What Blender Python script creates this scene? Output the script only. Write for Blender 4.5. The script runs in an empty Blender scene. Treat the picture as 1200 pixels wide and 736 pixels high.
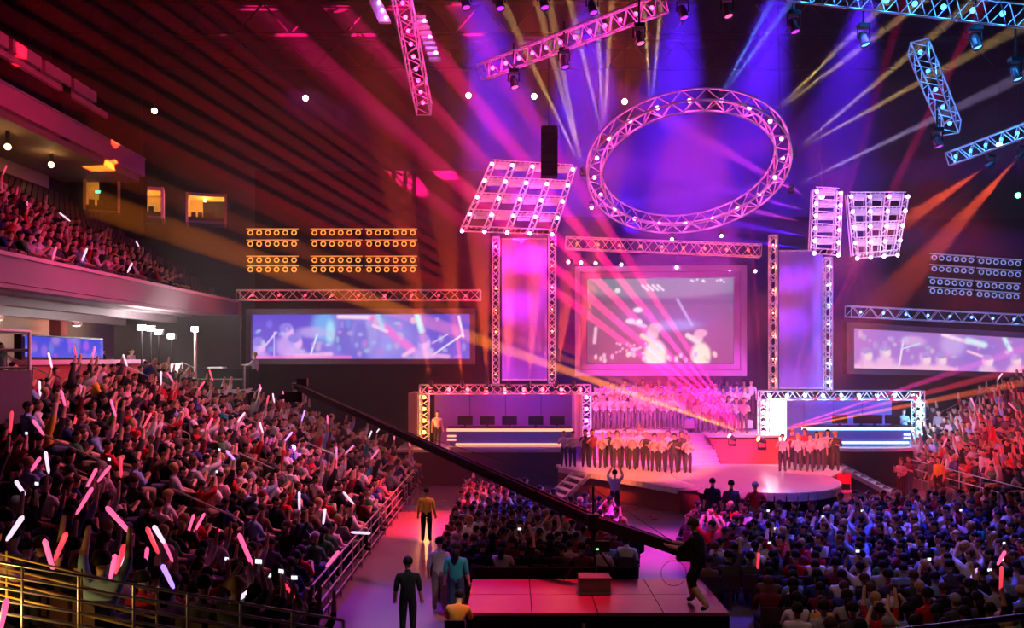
import bpy, bmesh, math, random
import numpy as np
from mathutils import Vector, Matrix
PI = math.pi
SC = bpy.context.scene
COL = SC.collection
H = 6.0        # eye height of the camera above the arena floor
F = 1000.0     # focal length in pixels of a 1200 x 736 frame
rnd = random.Random(7)

# ------------------------------------------------------------------ camera
cam = bpy.data.cameras.new('camera'); cam_o = bpy.data.objects.new('camera', cam); COL.objects.link(cam_o)
cam_o.location = (0, 0, H); cam_o.rotation_euler = (PI / 2, 0, 0)
cam.sensor_width = 36; cam.lens = 36 * F / 1200; cam.shift_y = (420 - 368) / 1200
cam.clip_start = .1; cam.clip_end = 300
SC.camera = cam_o
SC.view_settings.view_transform = 'Standard'; SC.view_settings.look = 'None'
SC.view_settings.exposure = 0.0; SC.view_settings.gamma = 1.0
SC.cycles.max_bounces = 3; SC.cycles.diffuse_bounces = 2; SC.cycles.glossy_bounces = 2
SC.cycles.volume_bounces = 0; SC.cycles.transparent_max_bounces = 6
SC.cycles.sample_clamp_indirect = 3.0; SC.cycles.sample_clamp_direct = 30.0
SC.cycles.use_denoising = True
SC.cycles.caustics_reflective = False; SC.cycles.caustics_refractive = False

# ------------------------------------------------------------------ world
wd = bpy.data.worlds.new('world'); SC.world = wd; wd.use_nodes = True
wd.node_tree.nodes['Background'].inputs[0].default_value = (.25, .06, .14, 1)
wd.node_tree.nodes['Background'].inputs[1].default_value = 0.0

def P(px, py, Y):
    return Vector(((px - 600) / F * Y, Y, H - (py - 420) / F * Y))
def proj(p):
    return 600 + F * p[0] / p[1], 420 - F * (p[2] - H) / p[1]

BM = 4.4      # gain of the narrow beams
LG = 0.25     # gain of the small lamps in the trusses
WG = 0.4      # gain of the wash lights
def spot(p, t, col, w, ang, blend=.4, rad=.06, parent=None):
    l = bpy.data.lights.new('spot', 'SPOT'); l.color = col; l.energy = w * (WG if ang > 12 else 1)
    if ang < 7: l.energy = w * BM
    l.spot_size = math.radians(ang); l.spot_blend = blend; l.shadow_soft_size = rad
    o = bpy.data.objects.new('spot', l); COL.objects.link(o)
    o.location = p; o.rotation_euler = (Vector(t) - Vector(p)).to_track_quat('-Z', 'Y').to_euler()
    return o
def plight(p, col, w, rad=.08):
    l = bpy.data.lights.new('lamp_light', 'POINT'); l.color = col; l.energy = w * LG; l.shadow_soft_size = rad
    o = bpy.data.objects.new('lamp_light', l); COL.objects.link(o); o.location = p
    return o

# ------------------------------------------------------------------ wash lights of the rig (the big ones)
RED = (1, .006, .02); PINK = (1, .10, .30); MAG = (1, .05, .75); BLUE = (.09, .008, 1); VIO = (.42, .02, 1)
AMB = (1, .45, .08); WARM = (1, .72, .42); ORG = (1, .1, .015); CYAN = (.12, .45, 1); WHITE = (1, .9, .85)
# audience: pink-red key from the rig onto the left stand, blue on the floor blocks, red on the right stand
spot((3, 29, 17), (-9, 26, 3), (1, .1, .27), 42000, 60, .9, .5)
spot((-3, 22, 17), (-9, 27, 3), (1, .55, .6), 6000, 75, .9, .6)
spot((12, 29, 17), (10, 25, 0), (.1, .07, 1), 120000, 52, .9, .5)
spot((3, 29, 17), (0.5, 30, 0), (.1, .06, 1), 80000, 30, .9, .5)
spot((5, 12, 15), (8, 18, 0), (1, .55, .42), 2400, 75, .9, .6)
spot((13, 28, 15), (21.5, 37, 2), (1, .04, .05), 120000, 34, .9, .5)
spot((-4, 28, 14), (-18, 31, 10), (1, .06, .26), 11000, 50, .9, .5)
spot((-9, 27, 15), (-20.3, 33, 17), (1, .03, .14), 5000, 50, .9, .5)
spot((2, 14, 12), (-1.9, 19, 0), (1, .88, .8), 5500, 15, .7, .3)
# floor aisles
spot((2, 29, 16), (-3, 31, 0), (1, .02, .04), 220000, 20, .7, .3)
spot((-6, 28, 15), (-2.7, 19.5, 0), (.25, .02, 1), 34000, 24, .8, .3)
spot((6, 24, 15), (4.6, 27, 0), (1, .02, .6), 90000, 26, .8, .3)
spot((4, 24, 15), (.3, 19, .7), (1, .02, .08), 38000, 18, .7, .3)
spot((10, 29, 16), (15.5, 34, 0), (1, .02, .02), 150000, 22, .7, .3)
# stage: front wash from the house, rig from above
spot((4, 22, 17), (10, 36, 1), (1, .07, .4), 220000, 22, .6, .3)
spot((2, 22, 15), (6, 38, 1.5), (1, .17, .06), 420000, 17, .7, .3)
spot((12, 24, 15), (13.2, 38, 1.5), (1, .14, .08), 160000, 11, .7, .3)
spot((6, 26, 17), (8, 43, 3), (1, .06, .75), 900000, 26, .6, .3)
# blue and violet floods that fill the haze over the stage
for x, y, w, c, tx in ((-2, 44, 1522500, BLUE, 1), (4, 45, 1522500, BLUE, 4), (9, 44, 1740000, BLUE, 8), (14, 44, 1305000, BLUE, 12), (19, 45, 522000, BLUE, 17)):
    spot((x, y, 26), (tx, y + 4, 12), c, w, 38, 1.0, .4)
spot((15, 42, 17), (4, 45, 15.5), (.9, .03, 1), 120000, 20, 1.0, .3)
spot((1, 42, 15), (12, 45, 17), (.9, .03, 1), 80000, 20, 1.0, .3)

# ------------------------------------------------------------------ materials
MC = {}
def mat(name, col, rough=.6, metal=0.0, emit=None, es=0.0, noise=0.0, scale=6.0, bump=0.0, spec=.5):
    if name in MC: return MC[name]
    m = bpy.data.materials.new(name); m.use_nodes = True
    nt = m.node_tree; b = nt.nodes['Principled BSDF']
    b.inputs['Base Color'].default_value = (*col, 1); b.inputs['Roughness'].default_value = rough
    b.inputs['Metallic'].default_value = metal; b.inputs['Specular IOR Level'].default_value = spec
    if emit is not None:
        b.inputs['Emission Color'].default_value = (*emit, 1); b.inputs['Emission Strength'].default_value = es
        try: m.cycles.emission_sampling = 'NONE'
        except Exception: pass
    if noise or bump:
        tc = nt.nodes.new('ShaderNodeTexCoord'); n = nt.nodes.new('ShaderNodeTexNoise')
        n.inputs['Scale'].default_value = scale; n.inputs['Detail'].default_value = 4
        nt.links.new(tc.outputs['Object'], n.inputs['Vector'])
        if noise:
            mx = nt.nodes.new('ShaderNodeMix'); mx.data_type = 'RGBA'
            mx.inputs[6].default_value = (*[c * (1 - noise) for c in col], 1)
            mx.inputs[7].default_value = (*[min(1, c * (1 + noise)) for c in col], 1)
            nt.links.new(n.outputs['Fac'], mx.inputs[0]); nt.links.new(mx.outputs[2], b.inputs['Base Color'])
        if bump:
            bp = nt.nodes.new('ShaderNodeBump'); bp.inputs['Strength'].default_value = bump
            nt.links.new(n.outputs['Fac'], bp.inputs['Height']); nt.links.new(bp.outputs[0], b.inputs['Normal'])
    MC[name] = m
    return m
def glow(name, col, s, base=(.05, .05, .05)):
    return mat(name, base, .4, 0, col, s)
ALU = mat('aluminium', (.74, .74, .76), .45, .25, noise=.12, scale=3)
BLK = mat('black_cloth', (.01, .009, .011), .9, noise=.3, scale=4, bump=.2, spec=.05)
BLKM = mat('black_paint', (.014, .014, .016), .5, noise=.25, scale=8, spec=.25)
DARK = mat('dark_shell', (.009, .007, .009), .9, noise=.4, scale=.6, spec=.03)
STEEL = mat('steel_rail', (.55, .53, .52), .35, .6, noise=.1, scale=10)
CONC = mat('concrete', (.16, .14, .14), .8, noise=.25, scale=2, bump=.1)
SEAT = mat('seat_plastic', (.06, .02, .03), .5, noise=.2)
FLOOR = mat('floor_coating', (.2, .16, .18), .2, noise=.18, scale=.8, bump=.03)
DECK = mat('stage_deck', (.62, .55, .6), .3, noise=.12, scale=1.2, bump=.02)
FASC = mat('fascia_paint', (.34, .27, .31), .5, noise=.1, scale=1)
BEIGE = mat('beige_plaster', (.62, .48, .38), .8, noise=.12, scale=1.5)
REDP = mat('red_paint', (.45, .02, .03), .6, noise=.2, scale=2)
MAROON = mat('maroon_cloth', (.22, .02, .03), .85, noise=.25, scale=3, bump=.2)
WHITEP = mat('white_paint', (.8, .8, .8), .5, noise=.08)

# ------------------------------------------------------------------ mesh builder
class MB:
    def __init__(s): s.v = []; s.f = []
    def add(s, vs, fs):
        k = len(s.v); s.v += [tuple(v) for v in vs]; s.f += [tuple(i + k for i in f) for f in fs]; return s
    def box(s, lo, hi):
        x0, y0, z0 = lo; x1, y1, z1 = hi
        return s.add([(x0,y0,z0),(x1,y0,z0),(x1,y1,z0),(x0,y1,z0),(x0,y0,z1),(x1,y0,z1),(x1,y1,z1),(x0,y1,z1)],
                     [(0,3,2,1),(4,5,6,7),(0,1,5,4),(1,2,6,5),(2,3,7,6),(3,0,4,7)])
    def beam(s, p0, p1, w, h, up=(0, 0, 1)):
        p0 = Vector(p0); p1 = Vector(p1); d = (p1 - p0).normalized(); u = Vector(up)
        if abs(d.dot(u)) > .98: u = Vector((0, 1, 0))
        r = d.cross(u).normalized(); u = r.cross(d)
        vs = [q + r * a * w / 2 + u * b * h / 2 for q in (p0, p1) for a, b in ((-1,-1),(1,-1),(1,1),(-1,1))]
        return s.add(vs, [(0,3,2,1),(4,5,6,7),(0,1,5,4),(1,2,6,5),(2,3,7,6),(3,0,4,7)])
    def path(s, pts, r, n=6, close=False):
        pts = [Vector(p) for p in pts]; k = len(pts); rings = []; rr = r if isinstance(r, (list, tuple)) else [r] * k
        for i, p in enumerate(pts):
            a = pts[i - 1] if (i or close) else pts[i]; b = pts[(i + 1) % k] if (i < k - 1 or close) else pts[i]
            d = (b - a).normalized(); u = Vector((0, 0, 1)) if abs(d.z) < .95 else Vector((0, 1, 0))
            x = d.cross(u).normalized(); y = x.cross(d)
            rings.append([p + (x * math.cos(t) + y * math.sin(t)) * rr[i] for t in [2 * PI * j / n for j in range(n)]])
        vs = [q for g in rings for q in g]; fs = []
        for i in range(k if close else k - 1):
            for j in range(n):
                a = i * n + j; b = i * n + (j + 1) % n; c = ((i + 1) % k) * n
                fs.append((a, b, c + (j + 1) % n, c + j))
        if not close: fs += [tuple(range(n))[::-1], tuple((k - 1) * n + j for j in range(n))]
        return s.add(vs, fs)
    def lathe(s, prof, n=12, c=(0, 0, 0)):
        vs = [(c[0] + r * math.cos(2*PI*j/n), c[1] + r * math.sin(2*PI*j/n), c[2] + z) for r, z in prof for j in range(n)]
        fs = [(i*n+j, i*n+(j+1)%n, (i+1)*n+(j+1)%n, (i+1)*n+j) for i in range(len(prof)-1) for j in range(n)]
        return s.add(vs, fs)
    def sphere(s, c, r, n=10, m=7):
        c = Vector(c); r = Vector(r) if not isinstance(r, (int, float)) else Vector((r, r, r))
        return s.add([(c.x + r.x*math.sin(PI*(i+.001)/(m)*.999)*math.cos(2*PI*j/n), c.y + r.y*math.sin(PI*(i+.001)/m*.999)*math.sin(2*PI*j/n), c.z + r.z*math.cos(PI*i/m)) for i in range(m+1) for j in range(n)],
                     [(i*n+j, (i+1)*n+j, (i+1)*n+(j+1)%n, i*n+(j+1)%n) for i in range(m) for j in range(n)])
    def prism(s, poly, z0, z1):
        n = len(poly)
        return s.add([(x, y, z0) for x, y in poly] + [(x, y, z1) for x, y in poly],
                     [tuple(range(n))[::-1], tuple(range(n, 2*n))] + [(i, (i+1)%n, n+(i+1)%n, n+i) for i in range(n)])
    def mesh(s, name, m=None, smooth=False):
        me = bpy.data.meshes.new(name); me.from_pydata(s.v, [], s.f)
        if m: me.materials.append(m)
        if smooth: me.polygons.foreach_set('use_smooth', [True] * len(me.polygons))
        me.update(); return me
WLD = {}
def link(name, me, parent=None, basis=None):
    o = bpy.data.objects.new(name, me); COL.objects.link(o)
    if basis is not None: o.matrix_basis = basis
    if parent is not None:
        o.parent = parent; o.matrix_parent_inverse = WLD.get(parent.name, Matrix()).inverted()
    WLD[o.name] = basis.copy() if basis is not None else Matrix()
    return o
def build(mb, name, m, parent=None, smooth=False):
    return link(name, mb.mesh(name, m, smooth), parent)
def local(name, me, parent, basis=None):     # child in the local space of its parent
    o = bpy.data.objects.new(name, me); COL.objects.link(o); o.parent = parent
    if basis is not None: o.matrix_basis = basis
    return o
def tag(o, label, cat, group=None):
    o['label'] = label; o['category'] = cat
    if group: o['group'] = group
    return o
def struct(o):
    o['kind'] = 'structure'; return o
def empty(name, loc, label=None, cat=None, group=None, rot=None):
    o = bpy.data.objects.new(name, None); COL.objects.link(o); o.empty_display_size = .2
    M = Matrix.Translation(Vector(loc))
    if rot is not None: M = M @ rot.to_matrix().to_4x4()
    o.matrix_basis = M; WLD[o.name] = M
    if label: tag(o, label, cat, group)
    return o
UT = {}
def bar(name, p0, p1, r, m, parent, n=5):       # a round bar sharing one unit mesh
    key = (m.name, n)
    if key not in UT: UT[key] = MB().path([(0,0,0),(0,0,1)], 1, n).mesh('bar', m, True)
    p0 = Vector(p0); d = Vector(p1) - p0
    M = Matrix.Translation(p0) @ d.to_track_quat('Z', 'Y').to_matrix().to_4x4() @ Matrix.Diagonal((r, r, d.length, 1))
    return link(name, UT[key], parent, M)

# ------------------------------------------------------------------ the arena shell
def sbox(name, lo, hi, m): return struct(build(MB().box(lo, hi), name, m))
sbox('floor', (-30, -4, -.3), (36, 62, 0), FLOOR)
sbox('ceiling', (-30, -4, 27), (36, 62, 27.4), DARK)
sbox('wall_back', (-30, 58, 0), (36, 58.4, 27), DARK)
sbox('wall_left', (-30.4, -4, 0), (-30, 62, 27), DARK)
sbox('wall_right', (36, -4, 0), (36.4, 62, 27), DARK)
# ceiling beams (dim lattice above)
for i, y in enumerate((38, 44, 50, 56)):
    e = empty('roof_truss', (0, y, 25.5)); e['kind'] = 'structure'
    mb = MB().path([(-29, y, 26.8), (35, y, 26.8)], .12).path([(-29, y, 25), (35, y, 25)], .12)
    build(mb, 'chord', DARK, e)
    mb = MB()
    for k in range(20): mb.path([(-29 + k*3.2, y, 25), (-27.4 + k*3.2, y, 26.8), (-25.8 + k*3.2, y, 25)], .07)
    build(mb, 'web', DARK, e)

# ------------------------------------------------------------------ haze in the air of the arena
hm = bpy.data.materials.new('haze'); hm.use_nodes = True; _nt = hm.node_tree; _nt.nodes.clear()
_o = _nt.nodes.new('ShaderNodeOutputMaterial'); _v = _nt.nodes.new('ShaderNodeVolumeScatter')
_v.inputs['Density'].default_value = .0075; _v.inputs['Anisotropy'].default_value = .25
_nt.links.new(_v.outputs[0], _o.inputs['Volume'])
hz = build(MB().box((-13, 30, .02), (33, 57.5, 26.8)), 'haze', hm); hz['kind'] = 'stuff'; hz['label'] = 'thin stage haze filling the arena air'
for x0, x1, dn, nm in ((-17, -13, .0058, 'left of the stage'), (-21.5, -17, .004, 'under and over the left balcony'), (-29.5, -21.5, .002, 'at the left wall')):
    hm2 = hm.copy(); hm2.name = 'haze_thin'; hm2.node_tree.nodes['Volume Scatter'].inputs['Density'].default_value = dn
    hz2 = build(MB().box((x0, 30, .02), (x1 - .03, 57.5, 26.8)), 'haze', hm2); hz2['kind'] = 'stuff'; hz2['label'] = 'thinner haze ' + nm
hz2 = build(MB().box((-29.5, 30, .02), (-13, 57.5, 26.8)), 'haze', hm2); hz2['kind'] = 'stuff'; hz2['label'] = 'thinner haze over the left side of the arena'

# ---- left lower stand
def inset(x, y):             # distance outward from the floor barrier
    if y >= 18: return -4.4 - x
    return math.hypot(x + .4, y - 18) - 4.0 if x < -.4 else (18 - y) - 4.0
def deckz(d): return .35 + .315 * max(0, math.floor(d / .75))
NR = 14; AISLES = (14.2, 20.3, 26.5, 32.6, 38.9)
def row_pts(d, y1=41, y0=9.2):      # polyline of a row at inset d (centre line), from the far end to the near end
    pts = [(-4.4 - d, y1), (-4.4 - d, 18)]
    R = 4 + d
    for k in range(1, 17):
        a = k * PI / 2 / 16; q = (-.4 - R * math.cos(a), 18 - R * math.sin(a))
        if q[1] < y0 - 4: break
        pts.append(q)
    return pts
stand = empty('floor_stand_left', (-9, 28, 0)); stand['kind'] = 'structure'
for r in range(NR + 1):
    a = row_pts(r * .75); b = row_pts((r + 1) * .75 if r < NR else 12.6)
    n = min(len(a), len(b)); z = .35 + .315 * r; vs = []; fs = []
    for q0, q1 in zip(a[:n], b[:n]): vs += [(q0[0], q0[1], z), (q1[0], q1[1], z), (q0[0], q0[1], max(0, z - .5)), (q1[0], q1[1], max(0, z - .5))]
    for k in range(n - 1):
        o = k * 4; fs += [(o, o+4, o+5, o+1), (o+2, o+6, o+4, o)]
    fs += [(0, 1, 3, 2)]
    build(MB().add(vs, fs), 'tier_step', CONC, stand)
sbox('wall_stand_end', (-17, 41, 0), (-4.4, 41.3, 1.2), BLK)
# front barrier along the floor
bar_e = empty('guard_railing', (-4.3, 28, 0), 'long steel guard railing between the left stand and the floor aisle', 'railing')
for y in [18.5 + k * 1.5 for k in range(13)]: bar('post', (-4.3, y, 0), (-4.3, y, 1.12), .025, STEEL, bar_e)
for z in (.25, .55, .85, 1.12): bar('rail', (-4.3, 18, z), (-4.3, 37.2, z), .022, STEEL, bar_e)
gate = empty('crowd_gate', (-5, 37.4, 0), 'short barred crowd gate closing the far end of the floor aisle railing', 'gate')
for z in (.1, .6, 1.1): bar('rail', (-6.1, 37.3, z), (-4.3, 37.3, z), .02, STEEL, gate)
for k in range(9): bar('bar', (-6.1 + k*.225, 37.3, .1), (-6.1 + k*.225, 37.3, 1.1), .014, STEEL, gate)
# short bent handrails standing in the aisles, running down the slope
names_ai = {14.2: 'nearest', 20.3: 'second', 26.5: 'third', 32.6: 'fourth', 38.9: 'farthest'}
HR = {14.2: (5.0,), 20.3: (2.0, 5.2, 8.2), 26.5: (2.6, 5.6, 9.6), 32.6: (2.0, 5.2, 8.6), 38.9: (1.2, 4.0, 6.6, 9.0)}
hts = ('lowest', 'second lowest', 'third from the bottom', 'highest')
for ya, ds in HR.items():
    for k, d in enumerate(ds):
        x1 = -4.4 - d; x0 = x1 - 1.75; z1 = .35 + .42 * d; z0 = z1 + .735
        e = empty('aisle_handrail', (x1, ya, z1), 'steel aisle handrail, %s on the %s stair of the left stand' % (hts[k], names_ai[ya]), 'handrail', 'steel handrails on the left stand stairs')
        mb = MB().path([(x0, ya, z0), (x0, ya, z0 + .9), (x0 + .08, ya, z0 + .97), (x1 - .1, ya, z1 + .99), (x1, ya, z1 + .9), (x1, ya, z1 - .1)], .024, 6)
        build(mb, 'rail', STEEL, e)
        bar('mid_rail', (x0, ya, z0 + .5), (x1, ya, z1 + .5), .018, STEEL, e)
        bar('post', ((x0+x1)/2, ya, (z0+z1)/2 - .1), ((x0+x1)/2, ya, (z0+z1)/2 + .96), .02, STEEL, e)
# near railing at the bottom left
YEL = mat('yellow_lit_rail', (.75, .5, .12), .5, noise=.1)  # warm light on the stair rails put into their base colour
nr = empty('walkway_railing', (-4, 9.6, 2.8), 'long dark walkway railing with many bars crossing the bottom left corner', 'railing')
def nrp(t, dz): return Vector((-6.6 + 4.6*t, 9.3 + .8*t, 3.95 - 1.05*t + dz))
for dz in (0, -.14, -.28, -.42, -.56): bar('rail', nrp(0, dz), nrp(1, dz), .018, STEEL, nr, 6)
for k in range(9): bar('post', nrp(k/8, -.75), nrp(k/8, 0), .018, STEEL, nr, 6)
ng = empty('stair_railing', (-5.6, 9.9, 3.0), 'yellow lit stair railing of three bars behind the bottom left walkway railing', 'railing')
def ngp(t, dz): return Vector((-6.7 + 2.6*t, 9.85, 3.98 - .62*t + dz))
for dz in (-.05, -.2, -.36, -.52): bar('rail', ngp(0, dz), ngp(1, dz), .014, YEL, ng, 6)
for k in range(4): bar('post', ngp(k/3, -.7), ngp(k/3, 0), .014, YEL, ng, 6)
lw = empty('stair_lamp', (-6.9, 8.9, 2.9), 'small warm stair lamp below the bottom left railing', 'lamp')
build(MB().box((-7.0, 8.85, 2.85), (-6.86, 8.95, 3.0)), 'housing', BLKM, lw)
build(MB().sphere((-6.82, 8.93, 2.93), .04), 'bulb', glow('bulb_warm', (1, .7, .3), 8), lw)
plight((-5.9, 9.2, 3.05), (1, .6, .12), 150, .05)
# bottom right railing with the violet light on it put into its base colour
br = empty('balcony_railing', (4.5, 8, 3.3), 'glossy violet lit rail crossing the bottom right corner of the picture', 'railing')
bar('rail', P(1040, 741, 8), P(1215, 721, 7.6), .03, mat('gloss_rail', (.5, .35, .7), .2, .5), br, 10)
bar('rail', P(1040, 756, 8), P(1215, 737, 7.6), .02, STEEL, br, 8)

# ---- right far stand
rs = empty('floor_stand_right', (21, 36, 0)); rs['kind'] = 'structure'
for r in range(9):
    build(MB().box((18.6 + r*.8, 30, 0), (19.4 + r*.8, 44, .5 + .4*r)), 'tier_step', CONC, rs)
rr = empty('stand_railing', (18.5, 37, .5), 'thin steel railing climbing the far end of the right stand', 'railing')
for k in range(7): bar('post', (18.6 + k, 43.9, .5 + .5*k), (18.6 + k, 43.9, 1.5 + .5*k), .025, STEEL, rr)
bar('rail', (18.6, 43.9, 1.5), (24.6, 43.9, 4.5), .025, STEEL, rr)
bar('rail', (18.6, 43.9, 1.0), (24.6, 43.9, 4.0), .02, STEEL, rr)
r2 = empty('stand_railing', (18.5, 32, .5), 'steel railing at the foot of the right stand', 'railing')
for k in range(7): bar('post', (18.5, 30.5 + k*1.6, 0), (18.5, 30.5 + k*1.6, 1.3), .025, STEEL, r2)
for z in (.5, .9, 1.3): bar('rail', (18.5, 30.5, z), (18.5, 40.1, z), .022, STEEL, r2)

# ---- balcony on the left
bal = empty('wall_balcony', (-15, 34, 8.2)); bal['kind'] = 'structure'
build(MB().box((-15.15, 14, 8.25), (-15, 46.6, 9.05)), 'fascia_panel', FASC, bal)
build(MB().box((-15.25, 14, 9.05), (-14.92, 46.6, 9.17)), 'coping', mat('coping_paint', (.8, .5, .62), .35), bal)
build(MB().box((-15.6, 14, 8.1), (-14.98, 46.6, 8.22)), 'lower_lip', FASC, bal)
build(MB().box((-21.5, 14, 8.0), (-15.6, 46.6, 8.2)), 'soffit', FASC, bal)
build(MB().box((-16.7, 14, 7.72), (-16.3, 46.6, 8.0)), 'soffit_beam', FASC, bal)
build(MB().box((-19.2, 14, 7.6), (-18.8, 46.6, 8.0)), 'soffit_beam', FASC, bal)
for r in range(12):
    build(MB().box((-15.9 - r*.8, 14, 8.2 + .5*r), (-15.15 - r*.8, 46.6, 8.45 + .5*r + .3)), 'tier_step', CONC, bal)
build(MB().box((-15.9, 46.6, 7.6), (-14.95, 47.2, 9.1)), 'end_panel', mat('end_paint', (.7, .25, .2), .5), bal)
sbox('wall_concourse', (-21.8, 14, 4.5), (-21.4, 46, 8), BEIGE)
for k, y in enumerate((24, 31, 38)): sbox('column_concourse', (-20.6, y, 4.5), (-20.1, y + .5, 8), MAROON)
sbox('floor_concourse', (-21.5, 14, 4.4), (-15.6, 46, 4.8), REDP)
drp = struct(build(MB().box((-19.4, 41.6, 0), (-13.25, 41.8, 8.1)), 'wall_drape_left', mat('charcoal_drape', (.06, .065, .075), .8, noise=.2, scale=2, bump=.3)))
# concourse ceiling lamps (warm pink)
for k, y in enumerate((27, 33, 39)):
    e = empty('concourse_lamp', (-19.9, y, 7.6), 'round concourse ceiling lamp under the balcony, %s from the camera' % ('nearest', 'second', 'third')[k], 'lamp', 'concourse ceiling lamps')
    build(MB().lathe([(.01, .0), (.2, .0), (.22, .1), (.22, .3)], 12, (-19.9, y, 7.5)), 'housing', WHITEP, e)
    build(MB().sphere((-19.9, y, 7.5), (.17, .17, .05)), 'diffuser', glow('lamp_soft', (1, .6, .45), 4), e)
    plight((-19.9, y, 7.3), (1, .42, .34), 260, .15)

# ---- upper levels, suites
up = empty('wall_upper_level', (-20, 38, 16)); up['kind'] = 'structure'
build(MB().box((-20.3, 20, 15.9), (-20, 46.5, 16.8)), 'fascia_panel', mat('fascia_magenta', (.6, .22, .34), .5, noise=.15, scale=1), up)
build(MB().box((-20.35, 20, 16.8), (-19.95, 46.5, 16.9)), 'coping', FASC, up)
build(MB().box((-24.5, 20, 15.6), (-20.3, 46.5, 15.9)), 'soffit', mat('soffit_brown', (.3, .2, .16), .7, noise=.15), up)
for k in range(6):
    build(MB().box((-20.25, 27 + k*2.4, 18.3), (-20, 29.1 + k*2.4, 18.8)), 'parapet_panel', MC['fascia_magenta'], up)
build(MB().box((-20.3, 20, 17.95), (-20.1, 42.5, 18.2)), 'coping', MC['fascia_magenta'], up)
build(MB().box((-20.6, 38.2, 15.9), (-20.1, 38.9, 20.5)), 'column', DARK, up)
build(MB().box((-22.5, 46.5, 12.5), (-20, 46.8, 17)), 'end_wall', DARK, up)
build(MB().box((-24.6, 20, 12), (-24.4, 45, 15.6)), 'suite_back_wall', BEIGE, up)
build(MB().box((-22.6, 20, 12.2), (-22.4, 42, 13.2)), 'suite_front', REDP, up)
for px, py, Y, s in ((9, 172, 36, .13), (60, 193, 40, .13), (160, 212, 47, .05)):
    p = P(px, py, Y)
    e = empty('suite_lamp', p, {9: 'round glowing ceiling lamp at the left edge below the upper fascia', 60: 'dimmer round ceiling lamp right of the edge one below the upper fascia', 160: 'tiny ceiling lamp over the open suites'}[px], 'lamp')
    build(MB().sphere(p, s), 'globe', glow('lamp_yellow', (1, .62, .2), 14), e)
    build(MB().box(p + Vector((-.06, -.06, s*.8)), p + Vector((.06, .06, s*.8 + .6))), 'stem', BLKM, e)
    plight(p + Vector((.1, -.35, -.1)), (1, .55, .2), 60 if s > .1 else 10, .1)
# lit suites: open-fronted rooms let into the dark facade
YWALL = mat('suite_ochre', (.85, .55, .2), .7, noise=.15, scale=2)
def suite(x0, x1, y0, y1, Y, yaw, lab, w, people):
    c = P((x0+x1)/2, (y0+y1)/2, Y); wd_ = (x1-x0)/F*Y; h = (y1-y0)/F*Y
    R = Matrix.Rotation(yaw, 4, 'Z'); M = Matrix.Translation(c) @ R
    e = bpy.data.objects.new('suite_box', None); COL.objects.link(e); e.matrix_basis = M; tag(e, lab, 'suite', 'lit hospitality suites')
    a = wd_/2; b = h/2; D = 2.2
    for nm, lo, hi, m in (('floor_slab', (-a, 0, -b-.15), (a, D, -b), CONC), ('ceiling_slab', (-a, 0, b), (a, D, b+.2), YWALL),
                          ('back_wall', (-a-.1, D, -b-.15), (a+.1, D+.1, b+.2), YWALL), ('side_wall', (-a-.15, -.1, -b-.15), (-a, D, b+.2), YWALL),
                          ('side_wall', (a, -.1, -b-.15), (a+.15, D, b+.2), YWALL), ('counter', (-a, .1, -b), (a, .3, -b+.25), BLKM)):
        local(nm, MB().box(lo, hi).mesh(nm, m), e)
    local('door_panel', MB().box((a*.25, D-.06, -b), (a*.75, D-.01, b*.5)).mesh('door_panel', BEIGE), e)
    local('ceiling_lamp', MB().sphere((-a*.1, D*.45, b-.12), (.1, .1, .1)).mesh('ceiling_lamp', glow('lamp_yellow', (1, .62, .2), 14)), e)
    plight(M @ Vector((-a*.1, D*.35, b-.45)), (1, .55, .15), w, .1)
    for k in range(people):
        mb = MB().lathe([(.05, .0), (.2, .0), (.2, .35), (.05, .42)], 8, (-a*.7 + k*.38, .7, -b + .2)).sphere((-a*.7 + k*.38, .7, -b + .78), .12, 8, 6)
        local('chair_back', MB().box((-a*.85 + k*.4, .5, -b+.2), (-a*.85 + k*.4 + .28, .58, -b+.62)).mesh('chair_back', BLKM), e)
suite(103, 136, 203, 246, 46, .42, 'lit yellow suite opening nearest the camera, beside a green sign', 900, 2)
suite(146, 187, 222, 252, 50, .36, 'dim amber suite opening in the middle of three', 420, 4)
suite(222, 262, 230, 259, 56, .32, 'bright yellow suite opening farthest from the camera', 1300, 4)
es = empty('exit_sign', P(115, 225, 45), 'tiny green sign glowing in front of the nearest lit suite', 'sign')
p = P(115, 225, 45); build(MB().box(p - Vector((.14, .03, .08)), p + Vector((.14, .03, .08))), 'housing', BLKM, es)
build(MB().box(p - Vector((.12, .05, .06)), p + Vector((.12, -.03, .06))), 'lens', glow('green_sign', (.05, 1, .3), 5), es)
sbox('wall_facade', (-24, 58 - 2.8, 11.5), (-8, 58 - 2.6, 13.4), DARK)

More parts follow.
